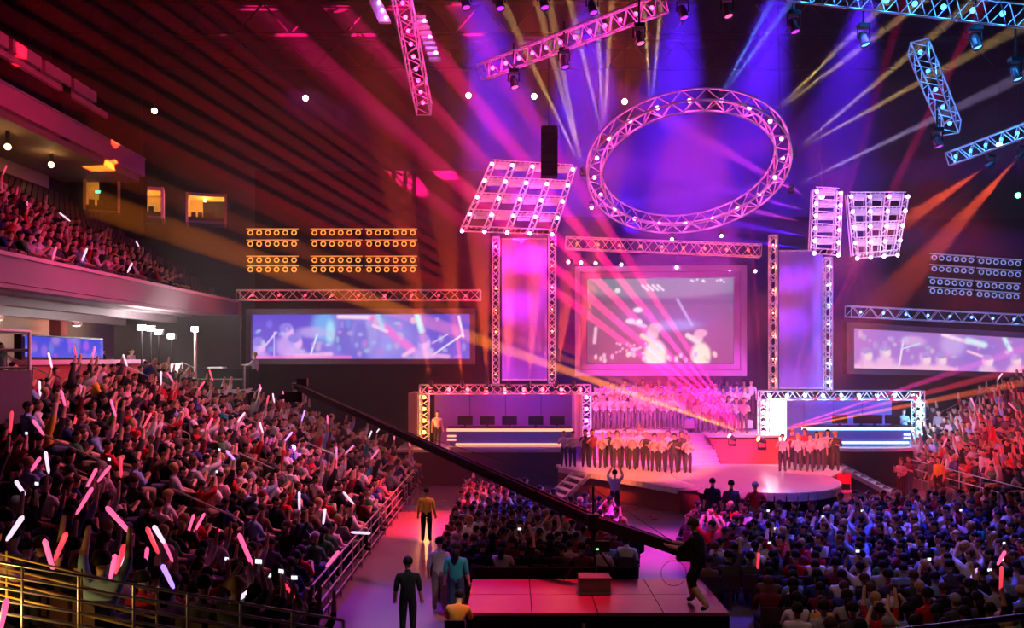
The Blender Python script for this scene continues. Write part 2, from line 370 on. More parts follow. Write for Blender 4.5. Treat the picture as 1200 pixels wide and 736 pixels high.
# ------------------------------------------------------------------ moving heads, trusses
MH = {}
def mh_mesh():
    if MH: return
    MH['base'] = MB().box((-.17, -.12, 0), (.17, .12, .12)).mesh('base', BLKM)
    MH['yoke'] = MB().path([(-.18, 0, -.3), (-.18, 0, 0), (0, 0, .02), (.18, 0, 0), (.18, 0, -.3)], .03, 6).mesh('yoke', BLKM)
    MH['head'] = MB().lathe([(.001, -.2), (.09, -.19), (.13, -.05), (.13, .12), (.15, .2), (.14, .24), (.12, .21)], 12).mesh('head', mat('fixture_shell', (.12, .12, .13), .25, .4), True)
mh_mesh()
def head(pos, aim, col, lab, grp, beams=(), es_=30, scale=1.0, cname=None):
    """a moving head hung upside down from its base; aim = point the lens looks at; beams = [(target, watts, angle)]"""
    pos = Vector(pos); e = bpy.data.objects.new('moving_head', None); COL.objects.link(e)
    e.matrix_basis = Matrix.Translation(pos) @ Matrix.Diagonal((scale, scale, scale, 1)); tag(e, lab, 'stage light', grp)
    up_ = 1 if aim[2] <= pos.z else -1
    B = Matrix.Translation((0, 0, .3 * up_)) @ (Matrix() if up_ > 0 else Matrix.Rotation(PI, 4, 'X'))
    local('base', MH['base'], e, B); local('yoke', MH['yoke'], e, B)
    d = (Vector(aim) - pos).normalized(); Q = d.to_track_quat('Z', 'Y').to_matrix().to_4x4()
    local('head', MH['head'], e, Q)
    key = 'lens_%s' % (cname or str(col))
    if key not in MH:
        MH[key] = MB().lathe([(.001, .225), (.08, .22), (.118, .2), (.118, .18)], 12).mesh('lens', glow(key, col, es_))
    local('lens', MH[key], e, Q)
    for t, w, a in beams:
        t = Vector(t); q = pos + (t - pos).normalized() * .34 * scale
        spot(q, t, col if len(col) == 3 else col, w, a, .5, .03)
    return e

def truss(name, lab, p0, p1, w, n, m=ALU, grp=None, lamps=(), lamp_col=PINK, lamp_w=60, up=(0, 0, 1), r=.03, es_=20, kind='truss', depth=None, cn=None, bs=.26):
    """box truss: four chords, zigzag braces on its sides, end frames; small lamps inside at fractions `lamps`"""
    p0 = Vector(p0); p1 = Vector(p1); d = (p1 - p0); L = d.length; d.normalize(); u = Vector(up)
    if abs(d.dot(u)) > .95: u = Vector((0, -1, 0))
    s = d.cross(u).normalized(); u = s.cross(d).normalized(); h = w / 2; hd = (depth or w) / 2
    e = empty(name, (p0 + p1) / 2, lab, kind, grp)
    corner = [(-hd, -h), (hd, -h), (hd, h), (-hd, h)]
    def C(k, t): a, b = corner[k]; return p0 + d * (L * t) + s * a + u * b
    for k in range(4): bar('chord', C(k, 0), C(k, 1), r, m, e, 6)
    for f in range(4):
        a, b = f, (f + 1) % 4
        for i in range(n):
            if i % 2: bar('brace', C(a, i/n), C(b, (i+1)/n), r*.62, m, e, 4)
            else: bar('brace', C(b, i/n), C(a, (i+1)/n), r*.62, m, e, 4)
    for t in (0, 1):
        for k in range(4): bar('end_bar', C(k, t), C((k+1) % 4, t), r*.8, m, e, 4)
    for t in lamps:
        c = p0 + d * (L * t)
        key = 'bulb_%s' % str(cn or lamp_col)
        if key not in MH: MH[key] = MB().sphere((0, 0, 0), 1, 8, 5).mesh('lamp', glow(key, lamp_col, es_))
        link('lamp', MH[key], e, Matrix.Translation(c) @ Matrix.Diagonal((h*bs, h*bs, h*bs, 1)))
        plight(c + s * hd * .55 - u * h * .5 - Vector((0, .12, 0)), lamp_col, lamp_w, .06)
    return e

# horizontal and vertical trusses of the set
fr = lambda n, a=.06, b=.94: [a + (b - a) * k / (n - 1) for k in range(n)]
RP = (1, .03, .06)
truss('screen_truss', 'red lit horizontal truss above the wide left screen', P(279, 346, 44), P(563, 346, 43.4), .52, 24, grp='trusses above the screens', lamps=fr(9), lamp_col=RP, lamp_w=110, es_=6)
truss('screen_truss', 'orange lit horizontal truss above the framed centre screen', P(663, 285, 44), P(891, 294, 43), .6, 22, grp='trusses above the screens', lamps=fr(9), lamp_col=(1, .08, .03), lamp_w=150, es_=5)
truss('screen_truss', 'pale blue lit horizontal truss above the wide right screen', P(994, 365, 44.5), P(1226, 376, 47), .56, 24, grp='trusses above the screens', lamps=fr(9), lamp_col=(.1, .3, 1), lamp_w=110, es_=6)
VT = [(581, 278, 449, 43.2, 'far left, with orange lamps', (1, .2, .05)), (647, 276, 449, 43.2, 'between the left banner and the centre screen', (1, .2, .08)),
      (906, 276, 458, 42.6, 'between the centre screen and the right banner', (1, .2, .1)), (970, 302, 458, 42.6, 'right of the right banner, lit pale blue', (.3, .5, 1))]
for x, y0, y1, Y, l, c in VT:
    truss('tower_truss', 'slim vertical truss tower ' + l, P(x, y1, Y), P(x, y0, Y), .34, 22, grp='vertical tower trusses', lamps=fr(7), lamp_col=c, lamp_w=60, es_=8, r=.035)
# banners
BAN = mat('lilac_banner', (.4, .22, .75), .7, noise=.12, scale=.8, bump=.1)
for x0, x1, y0, y1, Y, l in ((588, 641, 280, 445, 43.6, 'left'), (913, 964, 294, 455, 43.2, 'right')):
    a = P(x0, y0, Y); b = P(x1, y1, Y); e = empty('cloth_banner', ((a.x+b.x)/2, Y, b.z), 'tall plain lilac banner hanging between two towers %s of the centre screen' % l, 'banner', 'lilac banners')
    nn = 12; vs = []; fs = []
    for k in range(nn + 1):
        x = a.x + (b.x - a.x) * k / nn; yy = Y + .05 * math.sin(k * 2.2)
        vs += [(x, yy, b.z), (x, yy, a.z)]
    fs = [(2*k, 2*k+2, 2*k+3, 2*k+1) for k in range(nn)]
    build(MB().add(vs, fs), 'cloth', BAN, e, True)
    build(MB().path([(a.x, Y, a.z), (b.x, Y, a.z)], .05), 'top_bar', ALU, e)
    build(MB().path([(a.x, Y, b.z), (b.x, Y, b.z)], .05), 'bottom_bar', ALU, e)
    cx = (a.x + b.x) / 2
    spot((cx + .5, Y - 5, a.z + 4), (cx, Y, (a.z + b.z) / 2 + .8), (.75, .05, 1) if l == 'left' else (.45, .06, 1), 26000, 36, .8, .2)

# ------------------------------------------------------------------ video screens
def screen_mesh(name, q, nx, ny, img, strength):
    """q = four corners bl, br, tr, tl"""
    me = bpy.data.meshes.new(name); vs = []
    for j in range(ny + 1):
        for i in range(nx + 1):
            u = i / nx; v = j / ny
            vs.append(tuple(q[0].lerp(q[1], u).lerp(q[3].lerp(q[2], u), v)))
    fs = [(j*(nx+1)+i, j*(nx+1)+i+1, (j+1)*(nx+1)+i+1, (j+1)*(nx+1)+i) for j in range(ny) for i in range(nx)]
    me.from_pydata(vs, [], fs)
    ca = me.color_attributes.new('picture', 'FLOAT_COLOR', 'POINT')
    arr = np.ones((ny + 1, nx + 1, 4), np.float32); arr[..., :3] = img
    ca.data.foreach_set('color', arr.ravel())
    m = bpy.data.materials.new(name + '_picture'); m.use_nodes = True; nt = m.node_tree; nt.nodes.clear()
    o = nt.nodes.new('ShaderNodeOutputMaterial'); em = nt.nodes.new('ShaderNodeEmission'); at = nt.nodes.new('ShaderNodeVertexColor')
    at.layer_name = 'picture'; em.inputs[1].default_value = strength
    nt.links.new(at.outputs[0], em.inputs[0]); nt.links.new(em.outputs[0], o.inputs[0])
    me.materials.append(m); return me
def canvas(nx, ny, top, bot):
    v = np.linspace(0, 1, ny + 1)[:, None, None]
    return (np.array(bot) * (1 - v) + np.array(top) * v) * np.ones((ny + 1, nx + 1, 1))
def ell(img, cx, cy, rx, ry, col, soft=.3, a=1.0, ang=0.0, asp=4.4):
    ny, nx = img.shape[0] - 1, img.shape[1] - 1
    U = (np.linspace(0, 1, nx + 1)[None, :] - cx) * asp; V = np.linspace(0, 1, ny + 1)[:, None] - cy
    c, s = math.cos(ang), math.sin(ang); x = (U * c + V * s) / (rx * asp); y = (-U * s + V * c) / ry
    r = np.sqrt(x * x + y * y); k = np.clip((1 + soft - r) / (2 * soft), 0, 1); k = (k * k * (3 - 2 * k) * a)[..., None]
    img[:] = img * (1 - k) + np.array(col) * k
def ln(img, x0, y0, x1, y1, w, col, a=1.0, asp=4.4):
    ny, nx = img.shape[0] - 1, img.shape[1] - 1
    U = np.linspace(0, 1, nx + 1)[None, :] * asp; V = np.linspace(0, 1, ny + 1)[:, None]
    ax, bx = x0 * asp, x1 * asp; dx, dy = bx - ax, y1 - y0; t = np.clip(((U - ax) * dx + (V - y0) * dy) / (dx*dx + dy*dy), 0, 1)
    r = np.hypot(U - ax - t * dx, V - y0 - t * dy) / w; k = (np.clip(1.4 - r, 0, 1) * a)[..., None]
    img[:] = img * (1 - k) + np.array(col) * k
def framed(name, lab, q, border, m_frame, pic, strength, nxy, depth=.25, steps=1):
    """q corners of the outer frame bl, br, tr, tl"""
    c = (q[0] + q[1] + q[2] + q[3]) / 4; e = empty(name, (q[0] + q[1]) / 2, lab, 'screen')
    X = (q[1] - q[0]).normalized(); Z = Vector((0, 0, 1)); N = X.cross(Z).normalized()   # N points to the audience
    if N.y > 0: N = -N
    ins = lambda b: [q[0] + X*b + Z*b, q[1] - X*b + Z*b, q[2] - X*b - Z*b, q[3] + X*b - Z*b]
    back = MB(); A = [p - N*.3 for p in q]; B = [p for p in q]
    back.add(A + B, [(0,1,2,3),(4,7,6,5),(0,4,5,1),(1,5,6,2),(2,6,7,3),(3,7,4,0)]); build(back, 'cabinet', BLKM, e)
    for s in range(steps):
        b0 = border * s / steps; b1 = border * (s + 1) / steps - .02; o0 = ins(b0); o1 = ins(b1); dd = N * (depth - s * depth / steps * .6)
        for k in range(4):
            k2 = (k + 1) % 4; vs = [o0[k], o0[k2], o1[k2], o1[k]]
            mb = MB().add([v + N*.005 for v in vs] + [v + dd for v in vs], [(0,1,2,3),(4,7,6,5),(0,4,5,1),(1,5,6,2),(2,6,7,3),(3,7,4,0)])
            build(mb, 'frame_piece', m_frame, e)
    qi = [p + N * .04 for p in ins(border)]
    link('display', screen_mesh('display', qi, nxy[0], nxy[1], pic, strength), e)
    return e
LIL = mat('lilac_frame', (.42, .3, .55), .5, noise=.2, scale=1.2)
# left screen picture
nx, ny = 210, 60
im = canvas(nx, ny, (.13, .08, .62), (.22, .13, .72))
g = np.random.default_rng(3)
ell(im, .55, .5, .2, .6, (.45, .4, .95), .6, .7); ell(im, .48, .45, .1, .5, (.14, .1, .6), .3, .7)
ell(im, .52, .55, .06, .45, (.5, .42, .9), .3, .6); ell(im, .5, .35, .035, .6, (.2, .15, .7), .3, .8)
ell(im, .33, .75, .05, .35, (.2, .5, .95), .5, .8); ell(im, .36, .6, .02, .25, (.5, .9, 1), .5, .7)
ell(im, .28, .6, .07, .12, (.6, .45, .9), .5, .7)
ln(im, .4, .95, .56, .93, .05, (1, .7, .95)); ln(im, .56, .9, .74, .2, .09, (.9, .2, .75)); ln(im, .56, .75, .62, .62, .04, (1, .6, .9))
ln(im, .74, .2, .7, .08, .05, (.95, .5, .85)); ln(im, .76, .98, .78, .62, .06, (.2, .85, .95)); ln(im, .58, .98, .6, .7, .06, (.4, .85, 1), .7)
ln(im, .83, .08, .96, .52, .02, (.85, .75, 1)); ln(im, .83, .35, .9, .55, .015, (.7, .6, 1)); ln(im, .95, .95, .97, .5, .025, (.95, .8, 1))
for hx, hy in ((.03, .3), (.16, .62), (.2, .38), (.79, .36)):      # heads of players
    ell(im, hx, hy, .028, .17, (.5, .38, .95), .3); ell(im, hx + .012, hy - .03, .018, .12, (.95, .5, .9), .4, .8); ell(im, hx - .008, hy + .08, .028, .1, (.3, .22, .8), .3)
    ell(im, hx, hy - .35, .05, .25, (.75, .45, .95), .4, .7)
ln(im, .06, .3, .11, .6, .02, (.8, .6, 1)); ln(im, .1, .05, .1, .6, .015, (.7, .6, 1)); ln(im, .27, .1, .3, .55, .02, (.7, .9, 1))
ln(im, .2, .05, .36, .1, .06, (1, .6, .9), .8); ln(im, .02, .03, .45, .03, .05, (.95, .2, .65), .7); ln(im, .8, .1, .9, .05, .05, (1, .5, .8), .7)
for k in range(50): ell(im, g.random(), g.random() * .9, .006 + .01*g.random(), .03 + .06*g.random(), tuple(g.uniform((.2, .2, .7), (1, .8, 1))), .5, .45)
q = [P(290, 427, 43.5), P(557, 427, 43), P(557, 361, 43), P(290, 363, 43.5)]; q[0].z = q[1].z = (q[0].z + q[1].z) / 2; q[2].z = q[3].z = (q[2].z + q[3].z) / 2
framed('video_screen', 'wide left video screen showing players in blue and violet', q, .28, mat('screen_frame', (.2, .14, .2), .4, noise=.2), im, 1.05, (nx, ny))
# right screen picture
im = canvas(nx, ny, (.4, .2, .68), (.5, .22, .72))
ell(im, .62, .5, .12, .5, (.32, .18, .7), .5, .8); ell(im, .5, .7, .06, .3, (.7, .5, .95), .5, .7); ell(im, .3, .75, .06, .14, (.85, .5, .85), .4, .7)
ln(im, .45, .97, .58, .8, .05, (1, .75, .95)); ln(im, .58, .85, .66, .75, .09, (.7, .9, 1)); ln(im, .77, .95, .8, .65, .06, (.7, .95, 1)); ln(im, .58, .55, .7, .35, .04, (1, .6, .8))
for hx, hy in ((.07, .35), (.16, .45), (.36, .3), (.44, .3), (.68, .3), (.83, .35), (.97, .3)):
    ell(im, hx, hy, .028, .16, (.75, .45, .85), .3); ell(im, hx + .01, hy - .03, .018, .12, (1, .72, .8), .4); ell(im, hx, hy + .1, .026, .08, (.45, .3, .75), .3); ell(im, hx, hy - .3, .045, .2, (1, .6, .85), .4, .8)
ln(im, .23, .1, .25, .75, .02, (1, .85, .95)); ln(im, .25, .55, .33, .7, .02, (.5, .9, .95)); ln(im, .0, .03, .5, .04, .07, (1, .55, .8), .9)
for k in range(50): ell(im, g.random(), g.random() * .9, .006 + .01*g.random(), .03 + .07*g.random(), tuple(g.uniform((.4, .25, .7), (1, .85, 1))), .5, .45)
q = [P(992, 438, 44.5), P(1232, 444, 47.5), P(1232, 392, 47.5), P(992, 378, 44.5)]
framed('video_screen', 'wide right video screen showing players in pink and lilac', q, .3, MC['screen_frame'], im, 1.0, (nx, ny))
# centre screen picture
nx, ny = 150, 90; A = 1.65
im = canvas(nx, ny, (.13, .13, .26), (.26, .08, .22))
ell(im, .5, 1.02, .75, .25, (.24, .27, .38), .12, .9, asp=A); ell(im, .5, .72, .6, .03, (.1, .08, .2), .6, .6, asp=A)
ell(im, .5, .5, .3, .12, (.2, .15, .5), .6, .6, asp=A); ell(im, .62, .45, .14, .06, (.35, .4, .85), .6, .7, asp=A)
for k in range(4): ln(im, .38 + k*.035, .92, .42 + k*.035, .86, .012, (.9, .9, .95), 1, asp=A)
ell(im, .21, .86, .02, .03, (.95, .85, .9), .4, asp=A); ell(im, .35, .63, .03, .03, (1, .9, 1), .5, asp=A); ell(im, .3, .5, .03, .03, (1, .9, 1), .5, .9, asp=A); ell(im, .36, .49, .02, .03, (1, .95, 1), .4, asp=A)
ln(im, .28, .5, .4, .44, .02, (1, .75, .9), .8, asp=A); ln(im, .05, .25, .06, .42, .02, (.95, .6, .85), .9, asp=A); ln(im, .62, .75, .72, .45, .015, (.5, .6, .9), .7, asp=A)
for hx, s in ((.47, 1.0), (.78, .85)):                              # two singers close up
    ell(im, hx, .1, .075*s, .17*s, (.95, .88, .66), .25, asp=A); ell(im, hx - .02, .33*s + .02, .04*s, .075*s, (.8, .55, .6), .3, asp=A); ell(im, hx, .42*s, .05*s, .055*s, (.7, .45, .55), .3, asp=A)
    ln(im, hx - .02, .25, hx - .09, .33, .03, (.95, .8, .7), 1, asp=A)
for k in range(22): ell(im, .03 + .9*g.random(), .03 + .1*g.random(), .012, .03, tuple(g.uniform((.7, .3, .5), (1, .85, .95))), .4, .9, asp=A)
for k in range(28): ell(im, .2 + .3*g.random(), .12 + .12*g.random(), .008, .015, (1, .7, .9), .4, .7, asp=A)
for k in range(10): ell(im, .7 + .25*g.random(), .95 + .03*g.random(), .008, .012, (.9, .95, 1), .4, .8, asp=A)
q = [P(674, 440, 44), P(874, 441, 43.2), P(874, 314, 43.2), P(674, 310, 44)]; q[0].z = q[1].z = (q[0].z + q[1].z) / 2; q[2].z = q[3].z = (q[2].z + q[3].z) / 2
framed('video_screen', 'large centre video screen in a wide lilac stepped frame', q, .62, LIL, im, .95, (nx, ny), .3, 2)
spot(P(770, 250, 38), P(775, 380, 44), (.75, .2, 1), 7000, 34, .8, .2)
# row of small lights above the centre frame
cg = 'small bead lights above the centre frame'
for k, x in enumerate((666, 681, 698, 728, 793, 825, 855, 872, 885)):
    p = P(x, 307 + (x - 666) * .05, 43.2)
    e = empty('bead_light', p, 'small round pink light above the centre frame, %s from its left end' % ('first', 'second', 'third', 'fourth', 'fifth', 'sixth', 'seventh', 'eighth', 'last')[k], 'stage light', cg)
    build(MB().sphere(p, .085, 8, 6), 'bulb', glow('bead', (1, .5, 1), 12), e); build(MB().path([p + Vector((0, .05, .05)), p + Vector((0, .1, .6))], .025), 'stem', BLKM, e)

# black masking behind the set
sbox('wall_masking_left', (-13.7, 45.5, 0), (-1.2, 45.7, 16), DARK)
sbox('wall_masking_centre', (-1.2, 45.8, 0), (16, 46, 13.6), mat('masking', (.012, .006, .012), .9, spec=.03))
sbox('wall_masking_right', (16, 49, 0), (30, 49.2, 14), DARK)

# ------------------------------------------------------------------ the stage
ZS = 1.0
st = empty('stage_platform', (8, 38, 0), 'low main stage with a pale lit deck and dark red front', 'stage')
poly = [(2.2, 39.2), (6.4, 32.9), (8, 33.5), (12.4, 34.5), (13.6, 36.2), (15.6, 39.6), (15.6, 45), (1.5, 45)]
build(MB().prism(poly, ZS - .12, ZS), 'deck', DECK, st)
poly2 = [(2.3, 39.25), (6.5, 33.0), (8, 33.7), (12.3, 34.7), (13.4, 36.3), (15.4, 39.7), (15.4, 45), (1.6, 45)]
build(MB().prism(poly2, 0, ZS - .12), 'skirt', MAROON, st)
for k in range(20):    # deck edge tiles on the front
    a = Vector((2.15, 39.15, 0)).lerp(Vector((6.35, 32.85, 0)), (k+.04)/20); b = Vector((2.15, 39.15, 0)).lerp(Vector((6.35, 32.85, 0)), (k+.96)/20)
    build(MB().beam((a.x, a.y, ZS - .1), (b.x, b.y, ZS - .1), .1, .22), 'edge_tile', DECK, st)
th = empty('round_platform', (10.05, 35.5, 0), 'round pale thrust platform with a white segmented rim over black skirt', 'stage')
cx, cy, rx, ry = 10.05, 35.6, 3.25, 4.3; N = 48
E_ = lambda k, s=1.0: (cx + rx*s*math.cos(2*PI*k/N), cy + ry*s*math.sin(2*PI*k/N))
build(MB().prism([E_(k) for k in range(N)], ZS - .06, ZS + .06), 'deck', mat('gloss_deck', (.7, .6, .66), .22, noise=.1, scale=1, bump=.01), th)
build(MB().prism([E_(k, .97) for k in range(N)], 0, ZS - .06), 'skirt', BLK, th)
for k in range(25, 48):
    a = E_(k + .06, 1.008); b = E_(k + .94, 1.008)
    build(MB().beam((*a, ZS - .1), (*b, ZS - .1), .05, .28), 'rim_panel', WHITEP, th)
# riser for the choir, with stairs
rz = 2.35
rb = empty('choir_riser', (6, 43, 1), 'raised choir platform behind the stage with a maroon front', 'platform')
build(MB().box((3.4, 41.8, ZS), (8.55, 45, rz)), 'skirt', mat('violet_fascia', (.4, .14, .3), .7, noise=.2), rb)
build(MB().box((3.3, 41.7, rz), (8.6, 45, rz + .1)), 'deck', DECK, rb)
build(MB().box((4, 43.2, rz + .1), (12.2, 45, rz + .5)), 'upper_step', DECK, rb)
rc = empty('riser_block', (11, 41, 1), 'dark red riser block with slanting side, right of the centre stairs', 'platform')
vs = [(9.9, 40.3, ZS), (12.7, 40.3, ZS), (12.7, 44, ZS), (9.9, 44, ZS), (9.35, 40.6, 2.25), (12.7, 40.6, 2.25), (12.7, 44, 2.25), (9.35, 44, 2.25)]
build(MB().add(vs, [(0,3,2,1),(4,5,6,7),(0,1,5,4),(1,2,6,5),(2,3,7,6),(3,0,4,7)]), 'body', MAROON, rc)
build(MB().box((9.3, 40.5, 2.25), (12.8, 44, 2.34)), 'deck', DECK, rc)
cs = empty('centre_staircase', (9, 41, 1), 'narrow pink lit staircase from the stage up to the choir platform', 'stairs')
for k in range(8): build(MB().box((8.6, 39.6 + k*.28, ZS), (9.65, 39.88 + k*.28, ZS + .17*(k+1))), 'step', DECK, cs)
# small steps at the left stage corner and ramp stairs at the right
def stairs(lab, top, bot, wv, n, name):
    top = Vector(top); bot = Vector(bot); wv = Vector(wv); e = empty(name, bot, lab, 'stairs')
    for k in range(n):
        c = bot.lerp(top, (k + .6) / n); d = (top - bot); d.z = 0; d.normalize()
        build(MB().add([c + wv*a + d*b*.17 + Vector((0,0,z)) for z in (-.03, .03) for a, b in ((0,-1),(1,-1),(1,1),(0,1))], [(0,3,2,1),(4,5,6,7),(0,1,5,4),(1,2,6,5),(2,3,7,6),(3,0,4,7)]), 'tread', ALU, e)
    for s in (0, 1): build(MB().beam(bot + wv*s, top + wv*s, .05, .2), 'stringer', ALU, e)
    return e
stairs('small aluminium steps at the left corner of the stage', (3.0, 38.6, 1.0), (1.6, 36.9, .05), (.5, -1.3, 0), 5, 'stage_steps')
stairs('long aluminium steps leading down from the right side of the stage', (14.9, 39.0, 1.0), (16.5, 37.2, .05), (.5, .9, 0), 7, 'stage_steps')

# commentator booths
def booth(side, x0, x1, y0, yb, Y, panelm, lampc, stripc, labs, es_):
    a = P(x0, y0, Y); b = P(x1, yb, Y); z0 = b.z; z1 = a.z; L, R = a.x, b.x
    up_c = lampc
    w = .45
    e = truss('booth_truss', labs[0], (L, Y, z1 - .22), (R, Y, z1 - .22), w, 22, grp='booth portal trusses', lamps=fr(9), lamp_col=up_c, lamp_w=130, es_=8, r=.035, bs=.42)
    return L, R, z0, z1
def booth_back(e_lab, L, R, Y, z0, z1, m, n):
    e = empty('booth_backdrop', ((L+R)/2, Y+2.2, z0), e_lab, 'backdrop panel')
    for k in range(n):
        a = L + (R-L)*k/n; b = L + (R-L)*(k+1)/n
        build(MB().box((a+.015, Y+2.2, z0), (b-.015, Y+2.26, z1)), 'panel', m, e)
    return e
# left booth
YB = 41.2
L, R, z0, z1 = booth('left', 492, 692, 451, 524, YB, None, (1, .07, .09), None, ('red and pink lit horizontal portal truss over the left desk booth',), 14)
truss('booth_truss', 'orange lit left leg truss of the left booth portal', (L + .2, YB, z0), (L + .2, YB, z1 - .45), .45, 9, grp='booth portal trusses', lamps=fr(5), lamp_col=(1, .35, .06), lamp_w=2*70, es_=14, r=.035, bs=.4)
truss('booth_truss', 'pink lit right leg truss of the left booth portal', (R - .2, YB, z0), (R - .2, YB, z1 - .45), .45, 9, grp='booth portal trusses', lamps=fr(5), lamp_col=(1, .2, .6), lamp_w=2*90, es_=14, r=.035, bs=.4)
booth_back('dark violet panelled backdrop of the left desk booth', L + .5, R - .5, YB, z0, z1 - .4, mat('violet_panel', (.22, .1, .42), .6, noise=.15), 4)
build_side = build(MB().box((L - .55, YB - .1, z0), (L - .1, YB + 2.3, z1 - .4)), 'booth_side_panel', mat('salmon_panel', (.7, .35, .3), .6)); tag(build_side, 'salmon coloured side panel left of the left booth portal', 'panel')
sp2 = build(MB().box((R - .75, YB + .3, z0), (R - .45, YB + 2.2, z1 - .4)), 'booth_side_panel', mat('pink_panel', (.75, .4, .55), .6)); tag(sp2, 'pale pink inner side panel at the right of the left booth', 'panel')
plight(((L+R)/2, YB + .9, z1 - .5), (.5, .08, 1), 170, .2); plight((L + 6.2, YB + .9, z1 - .7), (.2, .06, 1), 130, .2)
plight((L + 1.4, YB + .9, z1 - .7), (.7, .06, 1), 60, .2)
def desk(lab, x0, x1, Y, z0, h, sm, bm, mon, back):
    e = empty('desk', ((x0+x1)/2, Y, z0), lab, 'desk')
    build(MB().box((x0, Y, z0), (x1, Y+.1, z0 + h)), 'front_panel', bm, e)
    build(MB().box((x0 - .1, Y - .08, z0 + h), (x1 + .1, Y + .8, z0 + h + .06)), 'worktop', BLKM, e)
    build(MB().box((x0 - .12, Y - .12, z0 + h - .13), (x1 + .12, Y - .08, z0 + h + .0)), 'light_strip', sm, e)
    build(MB().box((x0 + .3, Y - .12, z0 + .02), (x1 - .1, Y - .08, z0 + .12)), 'light_strip', sm, e)
    for k in range(2):
        xs = x0 - .1 if back > 0 else x1 - .3
        build(MB().box((xs, Y - .1, z0 + h*(.3 + .22*k)), (xs + .42, Y - .02, z0 + h*(.3 + .22*k) + .08)), 'side_strip', sm, e)
    n = len(mon)
    for k, xm in enumerate(mon):
        m = empty('desk_monitor', (xm, Y + .4, z0 + h + .06), 'black flat monitor on the %s, %s from the left' % ('left booth desk' if back > 0 else 'right booth desk', ('first', 'second', 'third', 'fourth', 'fifth')[k]), 'monitor', 'monitors on the booth desks')
        build(MB().box((xm - .36, Y + .38, z0 + h + .14), (xm + .36, Y + .43, z0 + h + .56)), 'bezel', BLKM, m)
        build(MB().box((xm - .05, Y + .4, z0 + h + .05), (xm + .05, Y + .45, z0 + h + .2)), 'stand', BLKM, m)
    return e
SO = glow('strip_orange', (1, .3, .18), 2.1); SCY = glow('strip_cyan', (.45, .85, 1), 3.0)
BLF = mat('blue_front', (.1, .12, .5), .4, noise=.1)
desk('long left booth desk with two glowing orange strips on a blue front', P(527, 520, 40.9).x, P(668, 520, 40.9).x, 40.7, z0 + .12, .82, SO, BLF, [P(x, 500, 41).x for x in (545, 571, 597, 628, 653)], 1)
spot((1.5, 33, 8), (0, 41, 2.1), (.1, .12, 1), 2200, 34, .8, .2)
lp = empty('booth_platform', (0, 41, 0), 'black skirted platform under the left desk booth', 'platform')
build(MB().box((L - 1.0, 40.1, z0 - .13), (2.5, 43.6, z0)), 'deck', DECK, lp); build(MB().box((L - .8, 40.25, 0), (2.4, 43.5, z0 - .13)), 'skirt', BLK, lp)
build(MB().box((-2.9, 40.0, z0), (2.5, 40.7, z0 + .12)), 'step', DECK, lp)
# right booth
L2, R2, z02, z12 = booth('right', 890, 1081, 458, 522, YB, None, (.3, .5, 1), None, ('pale blue lit horizontal portal truss over the right desk booth',), 14)
truss('booth_truss', 'pink and white lit left leg truss of the right booth portal', (L2 + .2, YB, z02), (L2 + .2, YB, z12 - .45), .45, 9, grp='booth portal trusses', lamps=fr(5), lamp_col=(1, .45, .45), lamp_w=2*110, es_=14, r=.035, bs=.4)
truss('booth_truss', 'bright cyan lit right leg truss of the right booth portal', (R2 - .2, YB, z02), (R2 - .2, YB, z12 - .45), .45, 9, grp='booth portal trusses', lamps=fr(5), lamp_col=(.25, .7, 1), lamp_w=2*130, es_=14, r=.035, bs=.4)
lb = empty('light_box', (L2 + .9, YB - .1, z02 + .3), 'overexposed white glowing panel at the left end of the right booth', 'light panel')
build(MB().box((L2 + .48, YB - .12, z02 + .25), (L2 + 1.25, YB, z12 - .4)), 'diffuser', glow('white_panel', (1, .82, .9), 3.2), lb)
build(MB().box((L2 + .42, YB, z02 + .15), (L2 + 1.32, YB + .15, z12 - .36)), 'housing', ALU, lb)
plight((L2 + .9, YB - .7, z02 + 1.2), (1, .6, .75), 120, .4)
booth_back('violet blue panelled backdrop of the right desk booth', L2 + 1.4, R2 - .5, YB, z02, z12 - .4, mat('blue_panel', (.2, .16, .55), .6, noise=.15), 4)
plight(((L2+R2)/2, YB + .9, z12 - .5), (.3, .12, 1), 170, .2); plight((R2 - 1.6, YB + .9, z12 - .7), (.16, .16, 1), 160, .2)
desk('long right booth desk with two glowing pale cyan strips on a blue front', P(940, 520, 40.9).x, P(1064, 520, 40.9).x, 40.7, z02 + .12, .8, SCY, BLF, [P(x, 500, 41).x for x in (985, 1010, 1026, 1047)], -1)
spot((15, 33, 9), (18, 41, 2.1), (.15, .2, 1), 3000, 34, .8, .2)
rp = empty('booth_platform', (17, 41, 0), 'black skirted platform with curved deck under the right desk booth', 'platform')
pts = [(13.5, 43.6), (13.5, 40.2), (16, 39.6), (18, 39.7), (19.6, 40.3), (20.6, 41.3), (20.9, 43.6)]
build(MB().prism(pts, z02 - .13, z02 + .02), 'deck', DECK, rp); build(MB().prism([(x*.995 + .08, y + .12) for x, y in pts], 0, z02 - .13), 'skirt', BLK, rp)

# orange uplights on top of the left booth, and their short shafts
for k, x in enumerate((505, 542, 571, 596, 620, 652, 672)):
    p = P(x, 450, 40.75)
    head(p, p + Vector((.6 * (k - 3) / 3, .3, 5)), ORG, 'small orange uplight on the left booth truss, %s from the left' % ('first', 'second', 'third', 'fourth', 'fifth', 'sixth', 'last')[k], 'orange uplights on the left booth', [(p + Vector((.9 * (k - 3) / 3, .5, 5)), 380000 if 1 < k else 200000, 11)], 14, .7, 'orange')
for k, x in enumerate((955, 981, 1003, 1025, 1044, 1071)):
    p = P(x, 466, 40.8)
    head(p, p + Vector((0, -2, -1)), RED, 'small red light under the right booth truss, %s from the left' % ('first', 'second', 'third', 'fourth', 'fifth', 'last')[k], 'red lights on the right booth', [], 10, .6, 'red')

